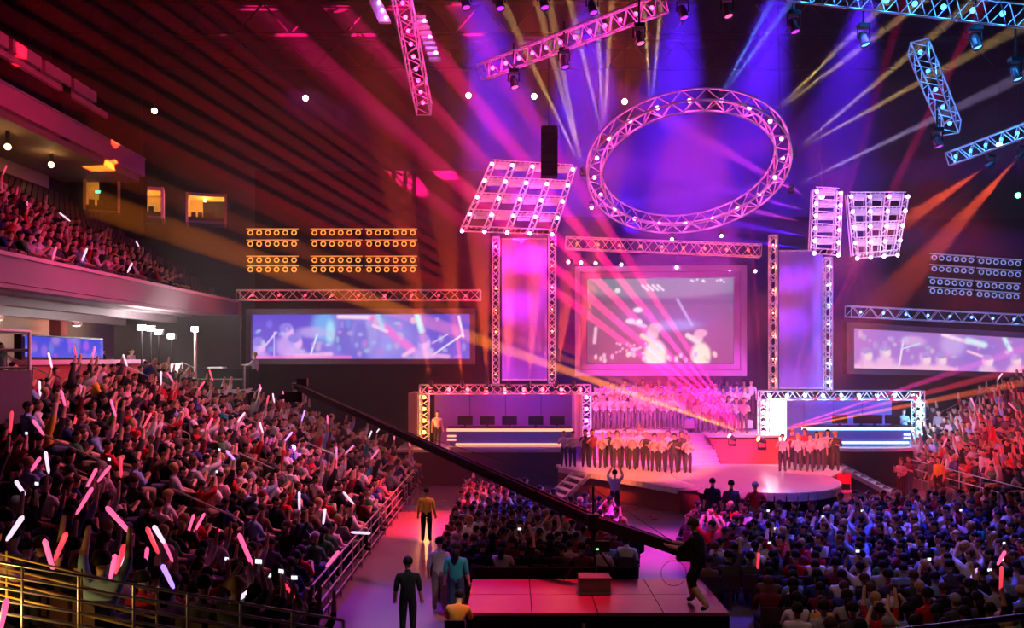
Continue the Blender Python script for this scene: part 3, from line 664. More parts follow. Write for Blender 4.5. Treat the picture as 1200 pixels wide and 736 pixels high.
# ------------------------------------------------------------------ ring truss
RC = P(806, 203, 38); RR = 4.45; tilt = math.radians(28)
Rm = Matrix.Translation(RC) @ Matrix.Rotation(tilt, 4, 'X')
# near edge must show at the top: plane tilted so that its near side is higher in the picture
def ringp(a, r, h):
    v = Vector((r * math.cos(a), r * math.sin(a), h))
    return RC + Matrix.Rotation(-tilt, 3, 'X') @ v
ring = empty('ring_truss', RC, 'huge round pink lit truss ring hanging over the stage', 'truss')
NB = 56
for r_, h_ in ((RR, 0), (RR - .62, 0), (RR, .6), (RR - .62, .6)):
    mb = MB().path([ringp(2*PI*k/72, r_, h_) for k in range(72)], .045, 6, True); build(mb, 'chord', ALU, ring, True)
for k in range(NB):
    a0 = 2*PI*k/NB; a1 = 2*PI*(k+1)/NB
    bar('brace', ringp(a0, RR, 0), ringp(a1, RR-.62, 0), .028, ALU, ring, 4) if k % 2 else bar('brace', ringp(a0, RR-.62, 0), ringp(a1, RR, 0), .028, ALU, ring, 4)
    bar('brace', ringp(a0, RR, 0), ringp(a1, RR, .6), .028, ALU, ring, 4) if k % 2 else bar('brace', ringp(a0, RR, .6), ringp(a1, RR, 0), .028, ALU, ring, 4)
    bar('brace', ringp(a0, RR-.62, .6), ringp(a1, RR-.62, 0), .028, ALU, ring, 4) if k % 2 else bar('brace', ringp(a0, RR-.62, 0), ringp(a1, RR-.62, .6), .028, ALU, ring, 4)
for k in range(20):
    a = 2*PI*(k + .5)/20; c = ringp(a, RR - .31, .3); key = 'bulb_ring'
    if key not in MH: MH[key] = MB().sphere((0,0,0), .09, 8, 5).mesh('lamp', glow(key, (1, .25, .8), 12))
    link('lamp', MH[key], ring, Matrix.Translation(c))
    plight(c + Vector((0, -.1, -.22)), (1, .03, .35) if math.sin(a) < .5 else (1, .05, .5), 130, .06)
# beams rising from the ring
BY = (1, .62, .22)
rl = [((683, 200), 37.5, BY, [(602, 30), (640, 40), (655, 60)], 'at the far left of the ring'), ((707, 162), 37, BY, [(672, 20), (700, 20), (716, 20)], 'at the upper left of the ring'),
      ((763, 130), 36, BY, [(752, -30), (778, -30)], 'at the top of the ring left of centre'), ((838, 123), 36, (.15, .35, 1), [(905, 0), (928, 0)], 'at the top of the ring right of centre'),
      ((900, 138), 36.5, BY, [(985, 55), (1010, 55)], 'at the upper right of the ring'), ((930, 178), 37.5, BY, [(1035, 90), (1050, 112)], 'at the right of the ring'),
      ((927, 220), 38.5, (.6, .45, .9), [(1010, 180)], 'at the lower right of the ring'), ((693, 243), 38.5, (.6, .5, 1), [], 'at the lower left of the ring'),
      ((787, 280), 41.5, (1, .8, .8), [], 'below the ring centre'), ((845, 276), 41.3, BY, [], 'below the ring right of centre')]
for (x, y), Y, c, ts, l in rl:
    p = P(x, y, Y)
    head(p, P(ts[0][0], ts[0][1], Y) if ts else p + Vector((0, -2, -.6)), c, 'moving head %s' % l, 'moving heads on the ring truss', [(P(a, b, Y - 1), 170000, 3.4) for a, b in ts], 40, .62, 'w%.1f' % c[0])
# hanging wires of the ring
for k, x in enumerate((700, 915)):
    e = tag(build(MB().path([P(x, 160, 38), P(x + (5 if x < 800 else -5), -60, 40)], .012), 'steel_cable', BLKM), 'thin hanging cable at the %s side of the ring' % ('left', 'right')[k], 'cable')

# ------------------------------------------------------------------ lamp grids
def grid(lab, tl, tr, br, bl, Y, nc, nr_, c_low, c_hi, w, grp=None):
    TL, TR, BR, BL = P(*tl, Y), P(*tr, Y), P(*br, Y - .8), P(*bl, Y - .8)
    e = empty('lamp_grid', (TL + BR) / 2, lab, 'lamp grid', grp)
    G = lambda u, v: TL.lerp(TR, u).lerp(BL.lerp(BR, u), v)
    for i in range(nc + 1):
        u = i / nc; a, b = G(u, 0), G(u, 1); o = Vector((.13, 0, 0)); q = Vector((0, .26, 0))
        for s in (-1, 1):
            bar('column_tube', a + o*s, b + o*s, .035, ALU, e, 5); bar('column_tube', a + o*s + q, b + o*s + q, .03, ALU, e, 5)
        for k in range(nr_ * 3):
            v0, v1 = k / (nr_*3), (k + 1) / (nr_*3); s = 1 if k % 2 else -1
            bar('brace', G(u, v0) + o*s, G(u, v1) - o*s, .022, ALU, e, 4)
    for j in range(nr_ + 1):
        v = j / nr_
        for dz in (-.12, .12):
            bar('row_tube', G(0, v) + Vector((0, 0, dz)), G(1, v) + Vector((0, 0, dz)), .03, ALU, e, 5)
        for k in range(nc * 4): bar('rung', G(k/(nc*4), v) + Vector((0, 0, -.12)), G((k+.5)/(nc*4), v) + Vector((0, 0, .12)), .02, ALU, e, 4)
    for j in range(nr_ + 1):
        for i in range(nc):
            for q_ in range(3):
                c = G((i + .5) / nc, min(1, (j + (.16, .3, .0)[q_]) / nr_)) + Vector((0, .12, 0)); wv = (TR - TL).length / nc * .32
                build(MB().box(c - Vector((wv, .05, .06)), c + Vector((wv, .05, .06))), 'batten', ALU, e)
    for j in range(nr_ + 1):
        for i in range(nc + 1):
            c = G(i / nc, j / nr_) + Vector((-.05, -.28, -.15)); mix = j / nr_
            key = 'bulb_grid'
            if key not in MH: MH[key] = MB().sphere((0,0,0), .085, 8, 6).mesh('lamp', glow(key, (1, .45, 1), 14))
            link('lamp', MH[key], e, Matrix.Translation(c))
            if (i + j) % 2 == 0: plight(c + Vector((.3, -.22, .1)), tuple(c_hi[q_]*(1-mix) + c_low[q_]*mix for q_ in range(3)), w, .1)
    return e
grid('slanting pink and red lamp grid hanging left of the ring', (578, 190), (672, 196), (648, 272), (543, 268), 41, 4, 4, (1, .02, .05), (1, .02, .12), 80)
grid('narrow white and magenta lamp grid column hanging right of the ring', (956, 222), (984, 224), (981, 296), (953, 294), 40, 1, 5, (1, .35, 1), (.8, .12, 1), 65, 'right lamp grids')
grid('wide slanting violet lamp grid at the far right of the ring', (996, 228), (1062, 228), (1050, 296), (1003, 300), 41, 3, 4, (.7, .5, 1), (.45, .2, 1), 60, 'right lamp grids')
# black speaker array in front of the left grid
sa = empty('speaker_array', P(643, 208, 38), 'black line array of stacked speaker cabinets hanging before the left lamp grid', 'speaker')
for k in range(7):
    a = P(634, 150 + k*8.4, 38); b = P(653, 157.6 + k*8.4, 38); build(MB().box((a.x, 37.6, b.z), (b.x, 38.2, a.z)), 'cabinet', BLK, sa)
build(MB().path([P(643, 150, 38), P(643, -60, 38)], .02), 'chain', BLKM, sa)

# ------------------------------------------------------------------ PAR lamp walls
def parbank(x0, y0, cols, dx, dy, rows, Y, colr, lab, s, skew=0.0, grp='banks of round par lamps', rings=True):
    e = empty('par_lamp_bank', P(x0, y0, Y), lab, 'lamp bank', grp)
    kr = 'par_%s' % s
    if kr not in MH:
        MH[kr] = MB().path([(.115*math.cos(t), -.08, .115*math.sin(t)) for t in [2*PI*q/14 for q in range(14)]], .028, 5, True).mesh('lamp_rim', glow('rim_' + s, colr, 1.5 if s == 'amber' else .7, (.3, .3, .3)), True)  # light falling on the can rims is put into their emission
        MH[kr + 'can'] = MB().path([(0, -.06, 0), (0, .14, 0), (0, .24, 0)], [.11, .11, .05], 10).mesh('lamp_can', BLKM, True)
    for j in range(rows):
        for i in range(cols):
            p = P(x0 + i*dx, y0 + j*dy + i*dx*skew, Y); link('lamp_can', MH[kr + 'can'], e, Matrix.Translation(p)); link('lamp_rim', MH[kr], e, Matrix.Translation(p))
        a = P(x0 - 5, y0 + j*dy - 4.5 - 5*skew, Y); b = P(x0 + (cols-1)*dx + 5, y0 + j*dy - 4.5 + ((cols-1)*dx + 5)*skew, Y)
        bar('rack_bar', a + Vector((0, -.04, 0)), b + Vector((0, -.04, 0)), .035, mat('rack_' + s, (.5, .5, .5), .5, 0, colr, .5 if s == 'amber' else .25), e, 5)  # rack bar is no lamp; coloured light on it put into emission
    return e
for i, x in enumerate((294, 369, 433)):
    for j, y in enumerate((273, 305)):
        parbank(x, y, 6, 10.2, 13 if j == 0 else 11, 2, 43, (1, .32, .03), 'amber lamp bank of two rows of six, %s column, %s of the pair' % (('first', 'middle', 'last')[i], ('upper', 'lower')[j]), 'amber')
for i, x in enumerate((1094, 1149)):
    for j, y in enumerate((302, 330)):
        parbank(x - j*2, y + i*4, 6, 8.6, 13 if j == 0 else 11, 2, 44, (.2, .4, 1), 'blue lamp bank of two rows of six, %s column, %s of the pair' % (('inner', 'outer')[i], ('upper', 'lower')[j]), 'blue', .07)

# ------------------------------------------------------------------ overhead trusses
truss('overhead_truss', 'long pink lit truss slanting up toward the top above the ring', P(566, 84, 34), P(778, 4, 30), .62, 26, grp='overhead rig trusses', lamps=fr(12), lamp_col=(1, .03, .4), lamp_w=150, es_=16, up=(0, -.4, 1), cn='pk')
truss('overhead_truss', 'pale blue lit truss along the top right edge', P(925, -12, 29), P(1230, 22, 27), .7, 20, grp='overhead rig trusses', lamps=fr(9), lamp_col=(.03, .28, 1), lamp_w=180, es_=10, up=(0, -.4, 1), cn='bl')
truss('overhead_truss', 'short steep blue lit truss below the top right one', P(1076, 55, 30), P(1115, 150, 33), .6, 10, grp='overhead rig trusses', lamps=fr(5), lamp_col=(.03, .28, 1), lamp_w=170, es_=12, cn='bl')
truss('overhead_truss', 'blue lit truss entering from the right edge', P(1113, 186, 33), P(1240, 138, 30), .5, 14, grp='overhead rig trusses', lamps=fr(7), lamp_col=(.03, .28, 1), lamp_w=130, es_=12, cn='bl', up=(0, -.4, 1))
truss('overhead_truss', 'steep pink and red lit truss hanging at the top left of the stage', P(466, -25, 27), P(497, 128, 33), .55, 14, grp='overhead rig trusses', lamps=fr(10), lamp_col=(1, .03, .25), lamp_w=120, es_=16, cn='pr')
for k, (x0, y0, x1, y1, lc) in enumerate(((440, 2, 452, 28, 'left'), (492, 20, 512, 76, 'right'))):
    e = empty('blinder_strip', P(x0, y0, 29), 'ribbed violet blinder strip on the %s side of the steep top left truss' % lc, 'stage light')
    for q_ in range(9):
        a = P(x0 + (x1-x0)*q_/9, y0 + (y1-y0)*q_/9, 29); build(MB().box(a - Vector((.2, .1, .045)), a + Vector((.2, .1, .045))), 'fin', ALU, e)
        if q_ % 3 == 1:
            build(MB().sphere(a + Vector((.1, -.16, 0)), .05, 8, 5), 'lamp', glow('violet_bulb', (.6, .3, 1), 14), e)
    plight(P((x0+x1)/2, (y0+y1)/2, 28.5), (.6, .12, 1), 40, .1)
# moving heads hanging below the overhead trusses
for k, (x, y, Y, l, c) in enumerate(((545, 2, 30, 'at the top edge, first from the left', VIO), (585, 3, 30, 'at the top edge, second from the left', VIO), (637, 2, 30, 'at the top edge, third from the left', VIO),
        (602, 96, 33, 'below the left end of the pink truss', PINK), (661, 72, 32, 'below the middle of the pink truss', VIO), (749, 44, 30, 'below the right part of the pink truss', ORG),
        (694, 8, 30, 'above the pink truss', VIO), (800, 14, 30, 'at the top edge right of the pink truss', VIO), (852, 12, 30, 'at the top edge between the pink and blue trusses', RED), (930, 30, 29, 'below the left end of the top blue truss', VIO),
        (1012, 45, 29, 'below the top blue truss, left', CYAN), (1143, 48, 28, 'below the top blue truss, middle', CYAN), (1190, 85, 28, 'below the top blue truss, right', CYAN), (1098, 165, 32, 'under the steep blue truss', VIO))):
    p = P(x, y, Y); mhd = head(p, p + Vector((.4, -.5, -2)), c, 'dark moving head hanging %s' % l, 'moving heads under the rig', [], 2.2, 1.15, 'dim%.2f' % c[0])
    local('hanging_pole', MB().path([(0, 0, .4), (0, 0, 1.3)], .035).mesh('hanging_pole', BLKM), mhd)
    plight(p + Vector((.15, -.6, -.35)), c, 8, .1)
# small house lights
for k, (x, y, c) in enumerate(((181, 130, 'upper left'), (358, 115, 'left of the steep pink truss'), (549, 112, 'right of the steep pink truss'), (626, 113, 'between pink truss and ring'), (732, 119, 'at the upper left of the ring'), (963, 230, 'right of the ring'), (1171, 170, 'far right'), (1193, 229, 'green, at the right edge'))):
    p = P(x, y, 55); e = empty('house_light', p, 'small glowing house light %s' % c, 'lamp', 'small house lights')
    build(MB().sphere(p, .18, 10, 7), 'globe', glow('house_g', (.2, 1, .5), 5) if 'green' in c else glow('house', (1, .75, .4), 16), e)
    build(MB().path([p + Vector((0, 0, .15)), Vector((p.x, p.y, 27))], .03), 'stem', BLKM, e)
    if 'green' not in c: plight(p + Vector((0, -.5, 0)), (1, .6, .3), 30, .1)

# ------------------------------------------------------------------ big beams with their fixtures
# source right of the choir: a fan of red and orange shafts going up and to the left
S0 = P(893, 516, 37.5)
fan = head(S0, P(600, 390, 33), ORG, 'glaring orange floor light at the right end of the choir', 'beam lights on the stage floor', [], 60, 1.0, 'glare')
head(P(858, 513, 38.5), P(600, 300, 34), PINK, 'pink glaring floor light left of the orange one', 'beam lights on the stage floor', [], 40, .9, 'glare2')
FAN = [((312, 310), (1, .22, .01), 1100000, 2.8, 41.5), ((312, 276), (1, .12, .01), 520000, 2.2, 41.5), ((312, 244), (1, .04, .01), 520000, 1.8, 41.5)]
for k in range(15):
    sl = .49 + .5 * k / 14
    FAN.append(((600, 516 - 293 * sl), RED, 760000 - 30000 * k + (250000 if k % 3 == 0 else 0), 1.25, 36.5))
for (tx, ty), c, w, a, dY in FAN:
    spot(S0 + Vector((-.35, -.1, .15)), P(tx, ty, dY), c, w, a, .35, .02)
S1 = P(880, 512, 38.3)
for (tx, ty), w in (((650, 340), 1200000), ((672, 332), 1500000), ((700, 328), 1500000), ((724, 324), 1500000), ((748, 322), 900000)):
    spot(S1 + Vector((-.3, -.1, .2)), P(tx, ty, 42), (1, .005, .16), w * 1.5, 2.8, .6, .02)
# to the right, low over the booth
for (tx, ty), c, w in (((1100, 468), (1, .15, .04), 700000), ((1080, 462), (1, .05, .1), 500000), ((1040, 462), (1, .03, .4), 500000)):
    spot(P(912, 505, 37.5), P(tx, ty, 36), c, w, 2.2, .5, .02)
# red shafts at the right
for (sx, sy), (tx, ty), w in (((928, 462), (1075, 160), 420000), ((925, 462), (1010, 170), 300000), ((893, 462), (889, 400), 100000), ((940, 460), (1000, 330), 150000)):
    p = P(sx, sy, 39); spot(p, P(tx, ty, 37), (1, .01, .16), w, 1.5, .4, .02)
for k, ((sx, sy), (tx, ty)) in enumerate((((1161, 192), (1000, 300)), ((1197, 181), (1060, 330)))):
    p = P(sx, sy, 33); head(p, P(tx, ty, 36), (1, .1, .03), 'red glowing moving head under the right edge truss, %s' % ('inner one', 'outer one at the edge')[k], 'red moving heads at the right', [(P(tx, ty, 36), 420000, 13)], 30, .8, 'rd')
# magenta and blue shafts from the right grid through the ring
for (sy), (tx, ty), c, w, a in ((232, (800, 150), MAG, 150000, 6), (248, (790, 205), VIO, 150000, 5), (262, (700, 205), MAG, 130000, 5), (278, (800, 250), BLUE, 160000, 6), (292, (760, 268), BLUE, 120000, 5)):
    spot(P(948, sy, 38.5), P(tx, ty, 45), c, w, a, .8, .05)
# blue shafts from the left grid upward and toward the right
spot(P(578, 196, 40.2), P(545, 0, 40), (.2, .02, 1), 260000, 11, .8, .1)
spot(P(568, 225, 40.2), P(500, 60, 40), (.6, .02, .8), 60000, 8, .8, .1)
for ty in (170, 230, 262): spot(P(668, 235 + (ty-200)*.3, 39), P(800, ty, 40), (.35, .03, 1), 90000, 5, .8, .05)
# ------------------------------------------------------------------ people
def cmat(name, col, rough=.8): return mat(name, col, rough, spec=.15)
SHIRT = [('black', (.018, .018, .022)), ('dark grey', (.07, .07, .08)), ('white', (.75, .74, .76)), ('red', (.5, .02, .03)), ('dark blue', (.04, .06, .22)),
         ('pale grey', (.42, .42, .46)), ('maroon', (.16, .02, .04)), ('light blue', (.25, .38, .7)), ('brown', (.16, .09, .06)), ('green', (.06, .2, .08)), ('pale pink', (.7, .4, .48)), ('yellow', (.8, .5, .05)), ('teal', (.03, .3, .34))]
SM = {n: cmat('shirt_' + n.replace(' ', '_'), c) for n, c in SHIRT}
SWT = [30, 14, 13, 10, 8, 8, 6, 5, 4, 3, 4, 1, 1]
HAIR = [('black', (.012, .01, .01)), ('brown', (.07, .035, .018)), ('blond', (.45, .3, .12)), ('grey', (.3, .29, .28))]
HM = {n: cmat('hair_' + n, c, .6) for n, c in HAIR}
SKN = [cmat('skin_%d' % k, c, .55) for k, c in enumerate(((.72, .45, .33), (.6, .35, .24), (.42, .23, .15), (.2, .1, .06)))]
TRS = [cmat('trousers_%d' % k, c) for k, c in enumerate(((.02, .02, .025), (.05, .07, .14), (.25, .2, .14)))]
SHOE = cmat('shoe_leather', (.02, .018, .016), .5)
KHK = cmat('trousers_khaki', (.3, .25, .18))

def V3(*a): return Vector(a)
def pose_joints(kind, arms, lean=0.0):
    """joint table: name -> (position, radius); the figure faces +Y, feet or seat foot at z = 0"""
    J = {}; E = []
    sit = kind == 'sit'
    pz = .52 if sit else .93
    if kind == 'crouch': pz = .86
    sl = math.sin(lean); cl = math.cos(lean)
    def T(z, y=0.0, x=0.0): return V3(x, y * cl + z * sl, pz + z * cl - y * sl)
    J['pelvis'] = (T(0), .135); J['waist'] = (T(.17), .118); J['chest'] = (T(.37, -.005), .145); J['neckb'] = (T(.5, -.01), .075)
    J['neck'] = (T(.575, .0), .052); J['jaw'] = (T(.65, .025), .072); J['skull'] = (T(.735, .005), .1); J['crown'] = (T(.79, .0), .07)
    E += [('pelvis', 'waist', 0), ('waist', 'chest', 0), ('chest', 'neckb', 0), ('neckb', 'neck', 1), ('neck', 'jaw', 1), ('jaw', 'skull', 1), ('skull', 'crown', 1)]
    for s, sd in ((-1, 'l'), (1, 'r')):
        a = arms[0] if s < 0 else arms[1]
        sh = T(.455, -.01, s * .2)
        dirs = {'down': ((.05, -.03, -.28), (.03, .1, -.24)), 'fold': ((.06, .03, -.27), (-.14, .2, .07)), 'clap': ((.05, .12, -.25), (-.15, .17, .16)),
                'up': ((.09, .08, .26), (-.02, .05, .26)), 'phone': ((.1, .2, .14), (-.12, .1, .22)), 'mic': ((.07, .08, -.26), (-.13, .18, .2)),
                'lap': ((.04, .12, -.26), (-.06, .23, -.06)), 'fwd': ((.03, .2, -.2), (-.04, .25, .02)), 'hip': ((.14, -.04, -.24), (-.13, .06, -.16)), 'out': ((.17, .14, -.16), (.06, .22, .1)),
                'dirz': ((.02, .16, -.22), (-.06, .2, -.12))}[a]
        el = sh + V3(s * dirs[0][0], dirs[0][1], dirs[0][2]); wr = el + V3(s * dirs[1][0], dirs[1][1], dirs[1][2])
        hd = wr + (wr - el).normalized() * .07; fg = wr + (wr - el).normalized() * .15
        J['sh' + sd] = (sh, .085); J['el' + sd] = (el, .058); J['wr' + sd] = (wr, .036); J['hd' + sd] = (hd, .038); J['fg' + sd] = (fg, .022)
        E += [('chest', 'sh' + sd, 0), ('sh' + sd, 'el' + sd, 0), ('el' + sd, 'wr' + sd, 4), ('wr' + sd, 'hd' + sd, 1), ('hd' + sd, 'fg' + sd, 1)]
        hp = V3(s * .095, sl * .02, pz - .03)
        if sit: kn, an, to = V3(s * .12, .42, .5), V3(s * .13, .42, .09), V3(s * .13, .57, .045)
        elif kind == 'walk': kn, an, to = (V3(s * .1, .14, .5), V3(s * .1, .2, .09), V3(s * .11, .36, .05)) if s > 0 else (V3(s * .1, .02, .49), V3(s * .1, -.24, .13), V3(s * .1, -.12, .045))
        elif kind == 'crouch': kn, an, to = (V3(s * .17, .3, .5), V3(s * .2, .22, .09), V3(s * .21, .37, .045)) if s > 0 else (V3(s * .17, .08, .46), V3(s * .22, -.28, .1), V3(s * .24, -.14, .045))
        else: kn, an, to = V3(s * .105, .015, .49), V3(s * .115, -.02, .09), V3(s * .135, .13, .045)
        J['hp' + sd] = (hp, .12); J['kn' + sd] = (kn, .085); J['an' + sd] = (an, .06); J['to' + sd] = (to, .042)
        E += [('pelvis', 'hp' + sd, 2), ('hp' + sd, 'kn' + sd, 2), ('kn' + sd, 'an' + sd, 5), ('an' + sd, 'to' + sd, 3)]
    return J, E

def skin_mesh(name, kind, arms, lean=0.0, sub=1, fingers=False, short_sleeve=True, shorts=False):
    J, E = pose_joints(kind, arms, lean)
    names = list(J); vs = [J[n][0] for n in names]; rad = [J[n][1] for n in names]; ed = [(names.index(a), names.index(b)) for a, b, _ in E]
    roots = [0]
    bones = [(J[a][0], J[b][0], k, (J[a][1] + J[b][1]) / 2) for a, b, k in E]
    if fingers:
        for sd, s in (('l', -1), ('r', 1)):
            w = J['wr' + sd][0]; h = J['hd' + sd][0]; d = (h - w).normalized(); side = d.cross(V3(0, 1, 0))
            side = side.normalized() if side.length > .2 else V3(1, 0, 0); pal = side.cross(d)
            rad[names.index('fg' + sd)] = .016; vs[names.index('fg' + sd)] = h + d * .03
            for f in range(4):
                b = h + d * .02 + side * (.022 * (f - 1.5)); L = (.07, .08, .075, .06)[f]
                i0 = len(vs); vs += [b, b + d * L * .55 + pal * .006, b + d * L * .85 + pal * .03]; rad += [.0095, .0085, .007]; ed += [(i0, i0+1), (i0+1, i0+2)]; roots.append(i0)
                bones.append((b, b + d * L, 1, .01))
            b = w + d * .03 + side * .025; i0 = len(vs); vs += [b, b + side * .03 + d * .035, b + side * .035 + d * .065 + pal * .012]; rad += [.012, .01, .008]
            ed += [(i0, i0+1), (i0+1, i0+2)]; roots.append(i0); bones.append((b, vs[-1], 1, .01))
        # nose
        j = J['jaw'][0]; i0 = len(vs); vs += [j + V3(0, .075, .045), j + V3(0, .105, .03)]; rad += [.016, .013]; ed += [(i0, i0+1)]; roots.append(i0); bones.append((vs[-2], vs[-1], 1, .01))
        for s in (-1, 1):
            i0 = len(vs); c = J['skull'][0] + V3(s * .098, 0, -.03); vs += [c + V3(0, 0, .018), c - V3(0, 0, .018)]; rad += [.013, .01]; ed += [(i0, i0+1)]; roots.append(i0); bones.append((vs[-2], vs[-1], 1, .01))
    me = bpy.data.meshes.new('tmp'); me.from_pydata([tuple(v) for v in vs], ed, []); o = bpy.data.objects.new('tmp', me); COL.objects.link(o)
    sk = o.modifiers.new('s', 'SKIN'); sk.use_smooth_shade = True; sk.branch_smoothing = .4
    for i, r in enumerate(rad):
        me.skin_vertices[0].data[i].radius = (r, r); me.skin_vertices[0].data[i].use_root = i in roots
    t = {'chest': (.2, .145), 'waist': (.17, .135), 'pelvis': (.175, .15)}
    for n, q in t.items(): me.skin_vertices[0].data[names.index(n)].radius = q
    if sub: ss = o.modifiers.new('u', 'SUBSURF'); ss.levels = ss.render_levels = sub
    dg = bpy.context.evaluated_depsgraph_get(); out = bpy.data.meshes.new_from_object(o.evaluated_get(dg)); out.name = name
    bpy.data.objects.remove(o); 
    idx = []
    for p in out.polygons:
        c = p.center; best = 9; bk = 0
        for a, b, k, r in bones:
            d = b - a; tt = max(0, min(1, (c - a).dot(d) / max(1e-6, d.dot(d)))); q = (c - a - d * tt).length - r
            if q < best: best = q; bk = k
        if bk == 4: bk = 1 if short_sleeve else 0
        if bk == 5: bk = 1 if shorts else 2
        idx.append(bk)
    for m in (SM['black'], SKN[0], TRS[0], SHOE): out.materials.append(m)
    out.polygons.foreach_set('material_index', idx); out.polygons.foreach_set('use_smooth', [True] * len(idx))
    hc = J['skull'][0]
    return out, hc, J
def hair_mesh(hc, style, lean=0.0):
    mb = MB(); n = 12; prof = []
    vs = []; fs = []; rows = 6
    for i in range(rows):
        th = PI * i / (rows - 1) * (.62 if style != 'long' else .66) + .02
        for j in range(n):
            a = 2 * PI * j / n; front = max(0, math.sin(a)); r = .108 + (.012 if style != 'short' else 0)
            z = math.cos(th * (1 - .42 * front * (i / (rows - 1)))) * (r + .01); rr = math.sin(th * (1 - .42 * front * (i / (rows - 1)))) * r
            vs.append((hc.x + rr * math.cos(a), hc.y + .0 + rr * math.sin(a) * 1.05, hc.z + .01 + z))
    for i in range(rows - 1):
        for j in range(n): fs.append((i*n+j, (i+1)*n+j, (i+1)*n+(j+1)%n, i*n+(j+1)%n))
    mb.add(vs, fs)
    if style == 'long':
        mb.path([hc + V3(0, -.07, -.02), hc + V3(0, -.1, -.14), hc + V3(0, -.11, -.3)], [.085, .09, .05], 8)
    return mb.mesh('hair', HM['black'], True)
TPL = {}
def tpl(key, kind, arms, lean=0.0, **k):
    if key not in TPL:
        me, hc, J = skin_mesh('person', kind, arms, lean, **k)
        TPL[key] = (me, [hair_mesh(hc, 'short'), hair_mesh(hc, 'full'), hair_mesh(hc, 'long')], hc, J)
    return TPL[key]
POSES = {'stand': ('stand', ('down', 'down')), 'standclap': ('stand', ('clap', 'clap')), 'standup': ('stand', ('up', 'up')), 'standone': ('stand', ('down', 'up')), 'standphone': ('stand', ('phone', 'phone')), 'mic': ('stand', ('down', 'mic')), 'mic2': ('stand', ('fold', 'mic')),
         'sit': ('sit', ('lap', 'lap')), 'sitclap': ('sit', ('clap', 'clap')), 'situp': ('sit', ('up', 'up')), 'sitone': ('sit', ('lap', 'up')), 'sitphone': ('sit', ('phone', 'phone')),
         'walk': ('walk', ('fwd', 'down')), 'fold': ('stand', ('fold', 'fold'))}
PTXT = {'sit': 'hands in lap', 'sitclap': 'clapping', 'situp': 'both arms up', 'sitone': 'one arm up', 'sitphone': 'hands held up', 'stand': 'arms down', 'standclap': 'clapping', 'standup': 'both arms up', 'standone': 'one arm up', 'standphone': 'hands held up', 'mic': 'singing', 'mic2': 'singing', 'walk': 'walking', 'fold': 'arms folded'}
ORD = 'zeroth first second third fourth fifth sixth seventh eighth ninth tenth eleventh twelfth thirteenth fourteenth fifteenth sixteenth seventeenth eighteenth nineteenth twentieth'.split()
def ordw(n):
    if n <= 20: return ORD[n]
    t = {2: 'twenty', 3: 'thirty', 4: 'forty', 5: 'fifty'}[n // 10]
    return {2: 'twentieth', 3: 'thirtieth', 4: 'fortieth', 5: 'fiftieth'}[n // 10] if n % 10 == 0 else t + '-' + ORD[n % 10]
def person(loc, yaw, pose, shirt, hair='black', lab='', grp=None, skin=0, trs=0, hs=0, scale=1.0, hi=False, key=None, **k):
    kind, arms = POSES[pose] if pose in POSES else k.pop('custom')
    tp = tpl(key or (pose + ('_hi' if hi else '')), kind, arms, fingers=hi, sub=1, **k)
    o = bpy.data.objects.new('person', tp[0]); COL.objects.link(o)
    o.location = loc; o.rotation_euler = (0, 0, yaw); o.scale = (scale,) * 3
    tag(o, lab, 'person', grp)
    for i, m in enumerate((SM[shirt], SKN[skin], TRS[trs] if isinstance(trs, int) else trs, SHOE)):
        o.material_slots[i].link = 'OBJECT'; o.material_slots[i].material = m
    if hair:
        h = bpy.data.objects.new('hair', tp[1][hs]); COL.objects.link(h); h.parent = o
        h.material_slots[0].link = 'OBJECT'; h.material_slots[0].material = HM[hair]
    return o
def yaw_to(p, t=(6, 39)): return math.atan2(t[1] - p[1], t[0] - p[0]) - PI / 2
def pick(seq, w): return rnd.choices(seq, w)[0]

# --- named figures
# stewards and visitors in the left aisle
person((-2.22, 18.2, 0), .06, 'stand', 'black', 'black', 'person in black top and trousers standing alone in the left aisle, seen from behind', hi=True, trs=0)
person((-2.80, 27.9, 0), .0, 'stand', 'yellow', 'black', 'steward in bright yellow jacket and black trousers standing far up the left aisle', hi=True, short_sleeve=False, key='stand_ls')
person((-1.72, 20.2, 0), -.15, 'stand', 'white', 'black', 'person in loose white shirt and khaki trousers standing in the left aisle', trs=KHK, hi=True)
person((-1.28, 19.6, 0), -.1, 'stand', 'teal', 'black', 'person in dark teal top standing beside the white shirt in the left aisle', hi=True, trs=1, hs=2)
person((-1.13, 17.2, 0.02), -.1, 'bend', 'yellow', 'black', 'steward in mustard yellow jacket sitting bent forward at the bottom of the aisle', hi=True, trs=0, custom=('sit', ('lap', 'lap')), lean=.7, key='bend', short_sleeve=False)
ch = empty('folding_chair', (-1.13, 17.1, 0), 'folding chair under the bent steward in mustard yellow', 'chair')
build(MB().box((-1.35, 16.95, .36), (-.9, 17.35, .4)), 'seat', BLKM, ch)
for a in (-1.33, -.93):
    for b in (16.97, 17.32): bar('leg', (a, b, 0), (a, b, .36), .015, STEEL, ch)
for k in range(2): bar('back_post', (-1.33 + .4*k, 16.95, .36), (-1.33 + .4*k, 16.9, .8), .015, STEEL, ch)
build(MB().box((-1.33, 16.9, .6), (-.93, 16.94, .8)), 'backrest', BLKM, ch)
person((.85, 13.0, -.62 + .6), .0, 'standone', 'black', 'black', 'dark head of a person just showing at the bottom edge below the camera platform', scale=.95)
